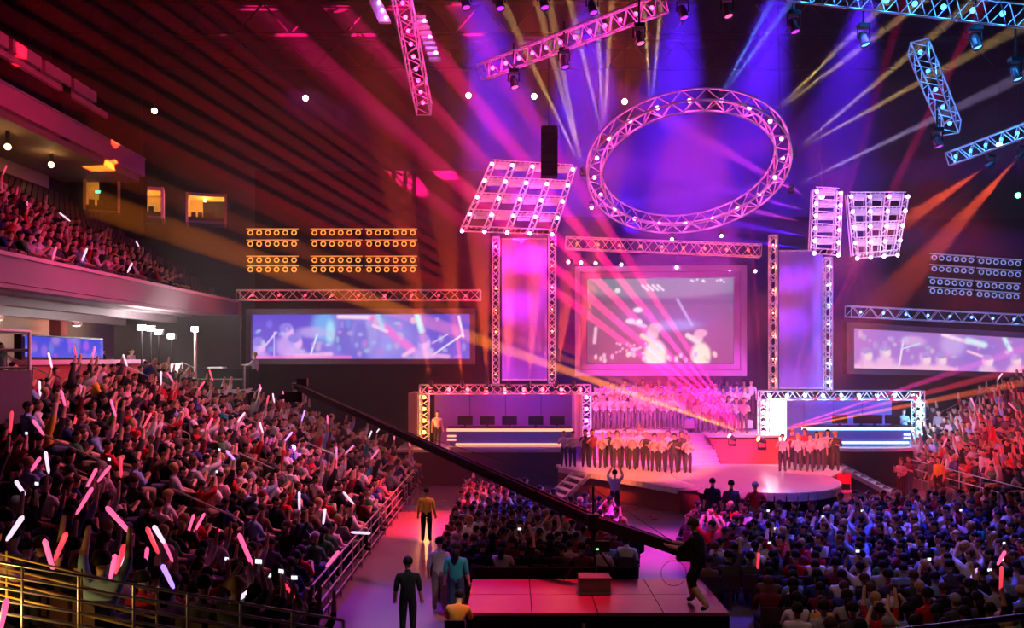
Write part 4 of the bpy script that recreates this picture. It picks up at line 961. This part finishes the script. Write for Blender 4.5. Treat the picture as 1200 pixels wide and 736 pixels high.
# camera platform
cp = empty('camera_platform', (1.8, 19, 0), 'low platform with glossy dark red top at the bottom centre of the picture', 'platform')
PTOP = mat('platform_top', (.34, .06, .11), .25, noise=.15, scale=1.5)
for k in range(4):
    for j in range(2): build(MB().box((-.95 + k*1.36 + .01, 17.6 + j*1.38 + .01, .68), (-.95 + (k+1)*1.36 - .01, 17.6 + (j+1)*1.38 - .01, .75)), 'deck_panel', PTOP, cp)
build(MB().box((-.95, 17.62, 0), (4.49, 20.34, .68)), 'skirt', BLK, cp)
build(MB().box((-.95, 20.38, .0), (3.0, 20.46, 1.0)), 'rear_barrier', BLK, cp)
bx = empty('equipment_case', (1.85, 20, .75), 'grey road case standing on the rear edge of the red platform', 'case')
build(MB().box((1.5, 19.0, .75), (2.2, 19.45, 1.12)), 'body', mat('case_grey', (.16, .15, .15), .6, noise=.15), bx)
for z in (.76, 1.1): build(MB().box((1.48, 18.98, z - .01), (2.22, 19.02, z + .02)), 'edge_profile', STEEL, bx)
# camera crane
OPX = 3.95
cr = empty('camera_crane', (1.85, 20, .75), 'long black camera crane arm reaching diagonally across the picture from its tripod', 'crane')
piv = Vector((1.9, 20.0, 2.2)); tip = P(345, 452, 29); tail = P(808, 648, 18.9)
d = (tip - piv).normalized(); bkd = (tail - piv).normalized(); up_ = Vector((0, 0, 1))
for o_ in (-.09, .09):
    for z in (-.1, .1): bar('boom_tube', tail + Vector((o_, 0, z * .7)), piv + Vector((o_, 0, z)), .045, BLKM, cr, 6); bar('boom_tube', piv + Vector((o_, 0, z)), tip + Vector((o_*.5, 0, z*.5)), .045, BLKM, cr, 6)
for k in range(26):
    a = piv.lerp(tip, k/26); b = piv.lerp(tip, (k+1)/26); w0 = .1*(1-.6*k/26); w1 = .1*(1-.6*(k+1)/26)
    bar('boom_brace', a + Vector((0, 0, w0 if k % 2 else -w0)), b + Vector((0, 0, -w1 if k % 2 else w1)), .016, BLKM, cr, 4)
build(MB().beam(piv.lerp(tip, .02), piv.lerp(tip, .97), .14, .2), 'boom_core', BLKM, cr)
build(MB().beam(tail, piv, .2, .26), 'boom_rear', BLKM, cr)
bar('stay_cable', piv + Vector((0, 0, .75)), piv.lerp(tip, .6) + Vector((0, 0, .06)), .008, BLKM, cr, 4); bar('stay_cable', piv + Vector((0, 0, .75)), tail, .008, BLKM, cr, 4)
bar('king_post', piv, piv + Vector((0, 0, .8)), .03, BLKM, cr)
build(MB().box(piv - Vector((.13, .13, .22)), piv + Vector((.13, .13, .16))), 'pivot_head', BLKM, cr)
build(MB().lathe([(.05, 0), (.06, .5), (.09, .55), (.09, .65)], 10, (piv.x, piv.y, 1.35)), 'column', BLKM, cr)
for a in (.6, 2.7, 4.8): bar('leg', (piv.x, piv.y, 1.7), (piv.x + .75*math.cos(a), piv.y + .75*math.sin(a) * .5, .78), .028, BLKM, cr, 6)
build(MB().box(tail - Vector((.28, .14, .16)), tail + Vector((.16, .14, .16))), 'counterweight', BLKM, cr)
for k in range(3): bar('handle', tail + Vector((.1, -.05, -.1)), tail + Vector((.3, -.2 + .1*k, -.25)), .014, BLKM, cr, 4)
build(MB().path([tail + Vector((-.35, 0, -.25)) + Vector((.28*math.cos(t), 0,   .28*math.sin(t) - .2)) for t in [2*PI*q/20 for q in range(20)]], .006, 5, True), 'cable_loop', BLKM, cr)
chd = empty('remote_camera', tip, 'black remote camera head hanging at the far left tip of the crane arm', 'camera')
build(MB().box(tip + Vector((-.3, -.15, -.55)), tip + Vector((.3, .15, -.2))), 'camera_body', BLKM, chd)
build(MB().path([tip + Vector((-.3, 0, -.38)), tip + Vector((-.5, 0, -.38))], .09, 10), 'lens', BLKM, chd)
build(MB().box(tip + Vector((-.06, -.05, -.25)), tip + Vector((.06, .05, .1))), 'bracket', STEEL, chd)
build(MB().box(tip + Vector((.1, -.1, .0)), tip + Vector((.45, .1, .25))), 'motor_box', BLKM, chd)
person((3.95, 18.0, .75), .9, 'op', 'black', 'brown', 'camera crane operator in black shirt and shorts pushing the crane tail', hi=True, trs=0, custom=('crouch', ('fwd', 'fwd')), lean=.16, key='op', shorts=True, scale=1.1)
# crane display, small screens on the tripod
mo = empty('crane_monitor', (2.0, 19.75, 1.6), 'small black monitor with a green lit corner on the crane tripod', 'monitor')
build(MB().box((1.9, 19.6, 1.55), (2.25, 19.68, 1.8)), 'bezel', BLKM, mo); build(MB().box((1.93, 19.59, 1.6), (1.99, 19.6, 1.63)), 'lamp', glow('green_led', (.2, 1, .2), 4), mo)
# three watchers at the round platform, photographer in white
person((6.95, 29.6, 0), -.3, 'stand', 'black', 'black', 'person in black at the foot of the round platform, left of three watchers', scale=1.04)
person((7.45, 29.0, 0), -.2, 'stand', 'dark grey', 'black', 'person in grey long top at the foot of the round platform, middle of three watchers', scale=1.05, trs=1)
person((8.15, 28.6, 0), -.1, 'hips', 'red', 'grey', 'bald person in red top and pale trousers standing before the round platform', trs=KHK, custom=('stand', ('hip', 'hip')), key='hips', scale=1.05)
person((3.9, 32.4, 0), -.25, 'standphone', 'white', 'black', 'person in white shirt taking a photo in front of the red stage front')
# man at the follow spot desk
fp = empty('spot_platform', (-13.5, 38, 3.9), 'black platform with a white edge high at the end of the left stand', 'platform')
build(MB().box((-14.6, 37.6, 4.45), (-11.75, 39.6, 4.62)), 'deck', WHITEP, fp); build(MB().box((-14.5, 37.65, 0), (-11.8, 39.5, 4.45)), 'skirt', BLK, fp)
fd = empty('control_desk', (-13.2, 38, 4.62), 'black control desk with a bright white top on the high platform', 'desk')
build(MB().box((-14.05, 38.0, 4.62), (-12.0, 38.9, 5.5)), 'body', BLKM, fd); build(MB().box((-14.1, 37.95, 5.5), (-11.95, 38.95, 5.55)), 'worktop', BLKM, fd)
build(MB().box((-13.6, 38.1, 5.55), (-12.9, 38.6, 5.62)), 'console', WHITEP, fd); build(MB().box((-14.0, 37.97, 5.05), (-12.0, 38.0, 5.1)), 'trim_strip', STEEL, fd)
build(MB().box((-11.82, 37.6, 4.62), (-11.76, 37.66, 5.7)), 'post', STEEL, fd)
person((-11.62, 38.6, 4.5), 1.4, 'fwd', 'pale grey', 'blond', 'person in grey suit standing at the black control desk on the high platform', custom=('stand', ('fwd', 'fwd')), key='fwdp', short_sleeve=False, trs=TRS[0])
build(MB().box((-11.9, 38.2, 0), (-11.3, 39.0, 4.5)), 'skirt', BLK, fp)
# work lights on stands
for k, (x, y, yb, Y, w) in enumerate(((166, 384, 446, 36, 260), (177, 385, 446, 36.4, 260), (186, 389, 446, 36.2, 180), (201, 394, 430, 37.6, 260), (229, 386, 458, 38, 380))):
    p = P(x, y, Y); b = P(x + (7 if k == 0 else 0), yb, Y); e = empty('work_light', b, 'glaring white work light on a stand by the charcoal drape, %s from the left' % ('first', 'second', 'third', 'fourth', 'last')[k], 'work light', 'work lights beside the drape')
    build(MB().box(p + Vector((-.17, -.08, -.13)), p + Vector((.17, .1, .13))), 'housing', BLKM, e)
    build(MB().box(p + Vector((-.14, -.1, -.1)), p + Vector((.14, -.08, .1))), 'lamp', glow('work_white', (1, .97, .9), 22), e)
    zb = .35 + .42 * (-4.4 - p.x) if -4.4 - p.x > 0 else 0
    bar('pole', (p.x, p.y, zb), p + Vector((0, 0, -.1)), .035 if k != 4 else .07, mat('pole_red', (.5, .3, .28), .5) if k == 4 else BLKM, e)
    for a in (0, 2.1, 4.2): bar('foot', (p.x, p.y, zb + .3), (p.x + .3*math.cos(a), p.y + .3*math.sin(a), zb), .02, STEEL, e)
    plight(p + Vector((0, -.4, .05)), (1, .93, .85), w * 2.2, .12)
mb_ = empty('music_board', P(207, 440, 36), 'tilted white board on a stand in front of the charcoal drape', 'board')
a = P(200, 441, 36); b = P(214, 426, 36)
build(MB().beam(((a.x+b.x)/2, 36, a.z), ((a.x+b.x)/2 - .05, 36.15, b.z), .5, .04, (0, 1, 0)), 'board', glow('glow_board', (1, .95, 1), 1.1, (.8, .8, .8)), mb_)  # plain white board, the light on it put into its emission
bar('pole', ((a.x+b.x)/2, 36.1, 4.2), ((a.x+b.x)/2, 36.1, a.z + .1), .025, STEEL, mb_)
# riser box at the far left with white rails, glass front with its blue reflection painted as glow
rf = empty('left_riser', (-13.9, 22, 3.9), 'dark grey riser box with white rails at the left edge', 'riser')
build(MB().box((-16.5, 20.6, 3.2), (-12.95, 23, 5.68)), 'body', mat('riser_grey', (.06, .06, .07), .8, noise=.1), rf)
for z in (5.74, 6.22, 6.72): bar('rail', (-16.4, 22.9, z), (-12.95, 22.9, z), .045, WHITEP, rf, 6)
for x in (-12.95, -14.6): bar('post', (x, 22.9, 5.68), (x, 22.9, 6.74), .05, WHITEP, rf, 6)
bar('rail', (-12.95, 20.7, 6.72), (-12.95, 22.9, 6.72), .045, WHITEP, rf, 6)
lb_ = empty('glass_front_glow', (-16, 30, 6), 'glass front with painted blue reflection, pink ledge behind the back row at the left', 'display')
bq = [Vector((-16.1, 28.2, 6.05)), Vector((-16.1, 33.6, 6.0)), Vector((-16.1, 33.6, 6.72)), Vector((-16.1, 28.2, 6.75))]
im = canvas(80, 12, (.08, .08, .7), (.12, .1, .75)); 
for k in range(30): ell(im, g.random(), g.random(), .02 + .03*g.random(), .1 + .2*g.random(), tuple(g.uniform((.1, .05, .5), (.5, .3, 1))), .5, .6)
link('display', screen_mesh('display', bq, 80, 12, im, 1.0), lb_); build(MB().box((-16.4, 28.1, 5.95), (-16.15, 33.7, 6.8)), 'cabinet', BLKM, lb_)  # reflection in the glass drawn as an emissive blue picture
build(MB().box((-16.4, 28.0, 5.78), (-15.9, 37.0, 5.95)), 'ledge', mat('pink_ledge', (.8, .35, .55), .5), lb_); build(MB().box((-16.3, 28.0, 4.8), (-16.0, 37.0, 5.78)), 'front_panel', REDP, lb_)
# casters in the booths
person((P(513, 500, 42).x, 41.7, 1.66), PI + .3, 'stand', 'pale pink', 'brown', 'person in pale pink shirt standing inside the left booth portal')
person((P(1058, 500, 42).x, 41.9, 1.75), PI, 'fold', 'light blue', 'brown', 'person in light blue shirt standing inside the right booth')

# --- singers
SGRP = 'singers in the front row of the stage'
def choir(lst, where, grp, z, shirts, hs=(0, 1, 2)):
    for k, (x, y, Y) in enumerate(lst):
        X = (x - 600) / F * Y; sh = shirts[k % len(shirts)]
        person((X, Y, z), yaw_to((X, Y), (2, 12)) + rnd.uniform(-.25, .25), rnd.choice(('mic', 'mic2', 'standclap')), sh, rnd.choice(('black', 'brown', 'black', 'blond')),
               '%s in %s top, %s, %s from the left' % ('singer', sh, where, ordw(k + 1)), grp, skin=rnd.choice((0, 0, 1)), hs=rnd.choice(hs), scale=rnd.uniform(.93, 1.03), trs=0)
xs = [(661, 0, 39.3), (671, 0, 39.2), (686, 0, 39.2), (694, 0, 39.0), (706, 0, 38.7), (714, 0, 39.2), (723, 0, 38.4), (732, 0, 39.0), (741, 0, 38.2), (750, 0, 38.8), (757, 0, 37.9), (767, 0, 37.6), (776, 0, 37.4), (783, 0, 38.4), (790, 0, 37.0), (799, 0, 37.3), (806, 0, 36.9)]
choir(xs, 'front choir left of the stairs', SGRP, 1.0, ['white', 'white', 'black', 'maroon', 'white', 'black', 'white', 'pale grey', 'white', 'white', 'black', 'white', 'white', 'white', 'black', 'black', 'white'])
xs = [(917, 0, 37.4), (928, 0, 38.2), (935, 0, 37.6), (943, 0, 38.6), (949, 0, 37.3), (957, 0, 38.6), (962, 0, 37.9), (970, 0, 38.4), (979, 0, 37.9)]
choir(xs, 'group right of the round platform', 'singers standing right of the round platform', 1.0, ['white', 'maroon', 'white', 'red', 'white', 'pale pink', 'white', 'white', 'black'])
k0 = 0
for row, (Y, z, x0, x1, n) in enumerate(((42.5, 2.45, 700, 798, 13), (43.7, 2.85, 696, 874, 21), (44.5, 3.1, 704, 882, 19))):
    choir([(x0 + (x1-x0)*k/(n-1) + rnd.uniform(-2, 2), 0, Y + rnd.uniform(-.1, .1)) for k in range(n)], 'raised choir %s row' % ('front', 'middle', 'back')[row], 'singers on the raised choir platform', z, ['white', 'pale pink', 'white', 'pale grey', 'white', 'pale grey'])
choir([(818 + k*9, 0, 41.6 + (k % 2)*.9) for k in range(7)], 'standing on the red riser block', 'singers on the red riser block', 2.34, ['pale pink', 'white', 'pale grey'])
# people on the floor right of the stage
xs = [(1056, 36.3, 'pale pink', 'mic2'), (1065, 37.0, 'maroon', 'fold'), (1092, 37.0, 'dark grey', 'stand'), (1100, 36.6, 'yellow', 'stand'), (1116, 37.2, 'black', 'stand')]
for k, (x, Y, sh, po) in enumerate(xs):
    X = (x - 600) / F * Y
    person((X, Y, 0), yaw_to((X, Y), (4, 30)), po, sh, 'brown', 'person in %s top standing on the red lit floor, %s from the left' % (sh, ORD[k + 1]), 'people standing beside the right stand', trs=k % 3)
fc = empty('folding_chair', (14.3, 35.5, 0), 'empty red folding chair alone on the red lit floor beside the stage steps', 'chair')
cx_, cy_ = 13.9, 36.0 - .5
build(MB().box((cx_ - .3, cy_ - .25, .44), (cx_ + .3, cy_ + .25, .49)), 'seat', REDP, fc); build(MB().box((cx_ - .3, cy_ + .22, .75), (cx_ + .3, cy_ + .26, 1.15)), 'backrest', REDP, fc)
for a in (-.28, .28):
    for b in (-.22, .22): bar('leg', (cx_ + a, cy_ + b, 0), (cx_ + a, cy_ + b, .45), .018, STEEL, fc)
    bar('back_post', (cx_ + a, cy_ + .24, .45), (cx_ + a, cy_ + .24, 1.1), .018, STEEL, fc)

# --- audience places: (distance, loc, yaw, label text, zone)
PL = []
def vis(x, y, z):
    if y < 5: return False
    a, b = proj((x, y, z + 1.1)); a2, b2 = proj((x, y, z + .5))
    return -14 < a < 1214 and b < 752 and b2 < 790
def ai_gap(y): return any(abs(y - a) < .5 for a in AISLES)
for r in range(NR):
    d = (r + .5) * .75; z = .35 + .315 * r; pos = []
    y = 40.6
    while y > 18:
        pos.append((-4.4 - d, y)); y -= .56
    R = 4 + d; a = .02
    while a < 1.5:
        pos.append((-.4 - R * math.cos(a), 18 - R * math.sin(a))); a += .56 / R
    pos.reverse(); n = 0
    for (x, y) in pos:
        if not vis(x, y, z): continue
        px, py = proj((x, y, z + 1.2))
        if y < 17 and px > 395 - (17 - y) * 6: continue
        if y < 10.3 or ai_gap(y): continue
        if x < -11.2 and y > 36.8: continue
        if x < -12.4 and 20.2 < y < 23.5: continue
        n += 1
        if rnd.random() < .05: continue
        PL.append((math.hypot(x, y), (x + rnd.uniform(-.06, .06), y + rnd.uniform(-.08, .08), z), 'left stand %s row up, %s seat along' % (ORD[r + 1], ordw(n)), 'audience on the left stand', 0))
for r in range(15):             # floor, left block
    y = 21.4 + r * .86; n = 0
    for k in range(11):
        x = -1.75 + k * .5 + (.25 if r % 2 else 0)
        if x > 3.35 or (x > 2.6 and r < 1) or (x > .6 and r > 11) or (x > 1.6 and r > 9): continue
        n += 1; PL.append((math.hypot(x, y), (x, y + rnd.uniform(-.1, .1), 0), 'left floor block %s row, %s seat along' % (ORD[r + 1], ordw(n)), 'audience on the left floor block', 1))
for r in range(20):             # floor, right block
    y = 13.4 + r * .88; n = 0
    x0 = max(4.6, 4.4 + (y - 18) * .12) if y < 27 else (6.0 if y < 28.2 else 10.8)
    x = x0
    while x < 21:
        xx = x + (.25 if r % 2 else 0); x += .52
        if not vis(xx, y, 0) or (y > 31 and xx < 15.8) or (y > 28.2 and xx < 11.5): continue
        if y < 20 and xx < 5.2: continue
        n += 1; 
        if rnd.random() < .04: continue
        PL.append((math.hypot(xx, y), (xx, y + rnd.uniform(-.1, .1), 0), 'right floor block %s row, %s seat along' % (ORD[r + 1], ordw(n)), 'audience on the right floor block', 1))
for r in range(9):              # right stand
    x = 19.0 + r * .8; y = 31
    while y < 43.6:
        if vis(x, y, .5 + .4*r) and rnd.random() < .95: PL.append((math.hypot(x, y) + 3, (x, y, .5 + .4*r), 'right stand', 'audience on the right stand', 2))
        y += .56
for r in range(11):             # balcony
    x = -15.85 - r * .8; z = 8.75 + .5 * r; y = 22
    while y < 46:
        px, py = proj((x, y, z + 1.2))
        if -10 < px and py > 213 + px * .52 and rnd.random() < .93: PL.append((math.hypot(x, y) + 6, (x, y, z), 'balcony', 'audience on the balcony', 3))
        y += .55
for k in range(14): PL.append((99, (-19 + rnd.uniform(-.8, .8), 27 + k * 1.3, 4.8), 'concourse', 'people on the concourse', 4))
PL.sort(key=lambda t: t[0])
NI = 215
near, far = PL[:NI], PL[NI:]
sticks = []; phones = []
def pose_for(zone, near_):
    if zone == 4: return 'stand'
    if zone == 2: return pick(('sit', 'sitclap', 'situp', 'sitone', 'standup', 'stand'), (4, 4, 4, 2, 3, 1))
    if zone == 1: return pick(('sit', 'sitclap', 'situp', 'sitone', 'sitphone'), (12, 2, .3, .5, 1.4))
    return pick(('sit', 'sitclap', 'situp', 'sitone', 'sitphone'), (6, 5, 1.2, 2, 1))
SN = [n for n, _ in SHIRT]
def extras(loc, yaw, pose, key, txt):
    """a light stick or phone in a raised hand"""
    J = TPL[key][3]; c, s = math.cos(yaw), math.sin(yaw)
    h = J['fgr'][0]; w = Vector((loc[0] + h.x*c - h.y*s, loc[1] + h.x*s + h.y*c, loc[2] + h.z))
    if pose in ('situp', 'sitone', 'sitclap') and (loc[0] < -4 or rnd.random() < .2) and rnd.random() < (.5 if pose != 'sitclap' else .22): sticks.append((w, txt))
    elif pose == 'sitphone' and rnd.random() < .8: phones.append((w, yaw, txt))
for dist, loc, txt, grp, zone in near:
    sh = pick(SN, SWT); hr = pick(['black', 'brown', 'blond', 'grey'], (60, 22, 6, 3)); po = pose_for(zone, True); yw = yaw_to(loc) + rnd.uniform(-.35, .35)
    wt = (PTXT[po] + ', ') if True else ''
    lab = 'person in %s top, %s hair, %s' % (sh, hr, txt)
    if len(lab.split()) <= 14: lab = 'person in %s top, %s hair, %s, %s' % (sh, hr, PTXT[po], txt) if len(('person in %s top, %s hair, %s, %s' % (sh, hr, PTXT[po], txt)).split()) <= 16 else lab
    person(loc, yw, po, sh, hr, lab, grp, skin=pick((0, 1, 2, 3), (5, 4, 2, 1)), trs=rnd.choice((0, 0, 1, 2)), hs=pick((0, 1, 2), (5, 2, 3)), scale=rnd.uniform(.92, 1.06))
    extras(loc, yw, po, po, txt)
# the rest of the crowd: one object
def lod(pose):
    kind, arms = POSES[pose]; me, hc, J = skin_mesh('lod', kind, arms, sub=0)
    v = np.zeros(len(me.vertices) * 3, np.float32); me.vertices.foreach_get('co', v); v = v.reshape(-1, 3)
    hv = MB().sphere(hc + V3(0, -.015, .03), (.115, .115, .11), 7, 4)
    faces = [tuple(p.vertices) for p in me.polygons]; mi = [p.material_index for p in me.polygons]
    k = len(v); v = np.vstack([v, np.array(hv.v, np.float32)]); faces += [tuple(i + k for i in f) for f in hv.f]; mi += [9] * len(hv.f)
    return v, faces, np.array(mi), J
LOD = {p: lod(p) for p in ('sit', 'sitclap', 'situp', 'sitone', 'sitphone', 'stand', 'standup')}
mats = [SM[n] for n in SN] + SKN + TRS + [SHOE] + [HM['black'], HM['brown'], HM['blond']]
oS, oK, oT, oE, oH = 0, len(SN), len(SN) + 4, len(SN) + 7, len(SN) + 8
AV = []; AF = []; AM = []; base = 0
for dist, loc, txt, grp, zone in far:
    po = pose_for(zone, False); v, fs, mi, J = LOD[po]; yw = (yaw_to(loc) if zone != 4 else -1.2) + rnd.uniform(-.5, .5); c, s = math.cos(yw), math.sin(yw); sc_ = rnd.uniform(.92, 1.06)
    q = v * sc_; w = np.stack([q[:, 0]*c - q[:, 1]*s + loc[0], q[:, 0]*s + q[:, 1]*c + loc[1], q[:, 2] + loc[2]], 1); AV.append(w)
    a = oS + SN.index(pick(SN, SWT)); b = oK + rnd.randrange(3); t = oT + rnd.randrange(3); h = oH + pick((0, 1, 2), (7, 3, 1))
    m_ = np.select([mi == 0, mi == 1, mi == 2, mi == 3, mi == 9], [a, b, t, oE, h]); AM.append(m_)
    AF += [tuple(i + base for i in f) for f in fs]; base += len(v)
    hnd = J['fgr'][0]; wv = Vector((loc[0] + hnd.x*c - hnd.y*s, loc[1] + hnd.x*s + hnd.y*c, loc[2] + hnd.z))
    if po in ('situp', 'sitone') and rnd.random() < {0: .4, 1: .06, 2: .2, 3: .25, 4: 0}[zone]: sticks.append((wv, txt))
    elif po == 'sitphone' and rnd.random() < .4: phones.append((wv, yw, txt))
me = bpy.data.meshes.new('crowd'); me.from_pydata(np.vstack(AV).tolist(), [], AF)
for m_ in mats: me.materials.append(m_)
me.polygons.foreach_set('material_index', np.concatenate(AM)); me.polygons.foreach_set('use_smooth', [True] * len(AF)); me.update()
cw = link('crowd', me); cw['kind'] = 'stuff'; cw['label'] = 'distant audience packed on the stands, floor blocks and balcony'
# seats under the audience, one object
mb = MB()
for dist, loc, txt, grp, zone in PL:
    if zone == 4: continue
    yw = yaw_to(loc) if zone in (1, 2) else (-PI/2 if loc[1] > 18 or zone == 3 else math.atan2(18 - loc[1], -.4 - loc[0]) - PI/2)
    if zone == 2: yw = PI/2
    c, s = math.cos(yw), math.sin(yw)
    for lo, hi in (((-.22, -.2, .4), (.22, .22, .44)), ((-.22, -.24, .5), (.22, -.2, .85)), ((-.03, -.22, 0), (.03, -.16, .5))):
        t = MB().box(lo, hi); mb.add([(x*c - y*s + loc[0], x*s + y*c + loc[1], z + loc[2]) for x, y, z in t.v], t.f)
# empty dark seats far round the balcony
for r in range(12):
    for k in range(46):
        x, y, z = -15.5 - r*.8, 24 + k*.5, 8.7 + .5*r
        t = MB().box((-.18, -.2, .0), (.02, .2, .7)); mb.add([(x + a, y + b, z + c_) for a, b, c_ in t.v], t.f)
so = build(mb, 'seating', SEAT); so['kind'] = 'stuff'; so['label'] = 'rows of dark stadium seats nearly hidden under the audience'

# light sticks and phones in raised hands
SCOL = [('pink', (1, .1, .28), 1.5), ('white', (1, .75, .95), 1.1), ('red', (1, .03, .06), 1.5), ('violet', (.45, .25, 1), 1.6)]
SMSH = {}
for n, c, s_ in SCOL:
    SMSH[n] = MB().path([(0,0,-.06), (0,0,0), (0,0,.38), (0,0,.42)], [.014, .028, .034, .015], 8).mesh('light_stick', glow('stick_' + n, c, s_, (.6, .5, .6)), True)
def ell_tag(o, lab, cat, grp): tag(o, lab, cat, grp)
cnt = {}
for k, (w, txt) in enumerate(sticks[:95]):
    n = pick(['pink', 'white', 'red', 'violet'], (5, 4, 3, 1)); o = bpy.data.objects.new('light_stick', SMSH[n]); COL.objects.link(o)
    o.location = w; o.rotation_euler = (rnd.uniform(-.7, .7), rnd.uniform(-.8, .8), 0)
    if txt in ('balcony', 'right stand'):
        rk = sorted(proj(w_)[0] for w_, t_ in sticks[:95] if t_ == txt).index(proj(w)[0]) + 1
        tag(o, 'glowing %s light stick in the %s crowd, %s from the left' % (n, txt, ordw(rk)), 'light stick', 'light sticks in the %s crowd' % txt)
    else: tag(o, 'glowing %s light stick held at %s' % (n, txt), 'light stick', 'light sticks in the audience')
# sticks the photograph shows large at the lower left: pixel of lower end, upper end, depth
for k, (x0, y0, x1, y1, Y, n, l) in enumerate(((61, 664, 52, 632, 10.8, 'pink', 'near the lower left railing'), (66, 652, 78, 624, 10.9, 'red', 'beside the pink one at the lower left'), (10, 630, 27, 605, 11.5, 'white', 'tilted at the left edge'), (130, 675, 135, 650, 11, 'pink', 'left of a close trio'), (137, 668, 146, 638, 11, 'red', 'in the middle of a close trio'), (143, 666, 153, 642, 11.1, 'white', 'right of a close trio'),
        (184, 645, 172, 618, 12, 'red', 'in the raised cluster, leftmost'), (191, 634, 180, 616, 12, 'white', 'in the raised cluster, rightmost'), (202, 686, 190, 662, 10.8, 'violet', 'tilted left, bottom of the stand'), (272, 707, 294, 692, 11.5, 'white', 'lying low at the bottom of the stand'), (384, 662, 397, 646, 16, 'pink', 'near the lowest handrail'), (414, 624, 434, 625, 20, 'white', 'held flat near the aisle railing'), (379, 612, 381, 596, 19, 'white', 'held upright in the middle of the stand'),
        (28, 578, 18, 563, 15, 'white', 'at the left edge, upper of two'), (38, 550, 47, 536, 16, 'pink', 'near the dark riser box'), (50, 508, 38, 492, 19, 'pink', 'below the dark riser box'), (47, 462, 46, 446, 24, 'white', 'right of the dark riser box'), (213, 537, 206, 522, 24, 'pink', 'mid stand, paired'), (160, 530, 154, 518, 24, 'white', 'mid stand, single'), (86, 502, 90, 486, 24, 'red', 'upper stand, paired'), (0, 738, 8, 702, 9.2, 'pink', 'in the bottom left corner'),
        (150, 463, 153, 451, 30, 'white', 'high on the stand, below the concourse'), (888, 664, 889, 648, 19, 'red', 'upright in the right floor block'), (1170, 660, 1178, 646, 16, 'pink', 'near the right edge of the floor block'), (97, 304, 102, 291, 27, 'white', 'on the balcony, paired'), (62, 303, 66, 289, 26, 'pink', 'on the balcony, leftmost'), (150, 318, 155, 308, 32, 'white', 'on the balcony, farthest'))):
    a = P(x0, y0, Y); b = P(x1, y1, Y - .1); d = b - a; L_ = d.length
    o = bpy.data.objects.new('light_stick', SMSH[n]); COL.objects.link(o)
    o.matrix_basis = Matrix.Translation(a) @ d.to_track_quat('Z', 'Y').to_matrix().to_4x4() @ Matrix.Diagonal((1.0, 1.0, L_ / .42, 1))
    tag(o, 'bright %s light stick %s' % (n, l), 'light stick', 'large light sticks in the audience')
PHM = MB().box((-.03, -.005, -.05), (.03, .005, .05)).mesh('phone', BLKM); PHS = MB().box((-.027, -.008, -.045), (.027, -.005, .045)).mesh('display', glow('phone_glow', (.8, .85, 1), 1.6))
for k, (w, yw, txt) in enumerate(phones[:40]):
    o = bpy.data.objects.new('phone', PHM); COL.objects.link(o); o.location = w + Vector((0, 0, .05)); o.rotation_euler = (0, PI/2, yw)
    local('display', PHS, o)
    if txt in ('balcony', 'right stand'):
        rk = sorted(proj(w_)[0] for w_, y_, t_ in phones[:40] if t_ == txt).index(proj(w)[0]) + 1
        tag(o, 'small glowing phone in the %s crowd, %s from the left' % (txt, ordw(rk)), 'phone', 'phones in the %s crowd' % txt)
    else: tag(o, 'small glowing phone held up at %s' % txt, 'phone', 'phones in the audience')
# violet camera light in the left stand
p = P(343, 525, 30); e = empty('camera_light', p, 'round violet lamp shining in the upper left stand', 'lamp'); build(MB().sphere(p, .11, 10, 7), 'bulb', glow('violet_b', (.5, .2, 1), 16), e); build(MB().path([p + Vector((0, .02, -.08)), p + Vector((0, .1, -.7))], .03), 'handle', BLKM, e); plight(p + Vector((0, -.35, .2)), (.35, .1, 1), 90, .1)
p = P(469, 577, 34.5); e = empty('camera_light', p, 'round violet lamp shining at the top end of the aisle railing', 'lamp'); build(MB().sphere(p, .11, 10, 7), 'bulb', MC['violet_b'], e); build(MB().path([p + Vector((0, .02, -.08)), (p.x, p.y, 0)], .02), 'stand', BLKM, e); plight(p + Vector((0, -.35, .2)), (.35, .1, 1), 90, .1)
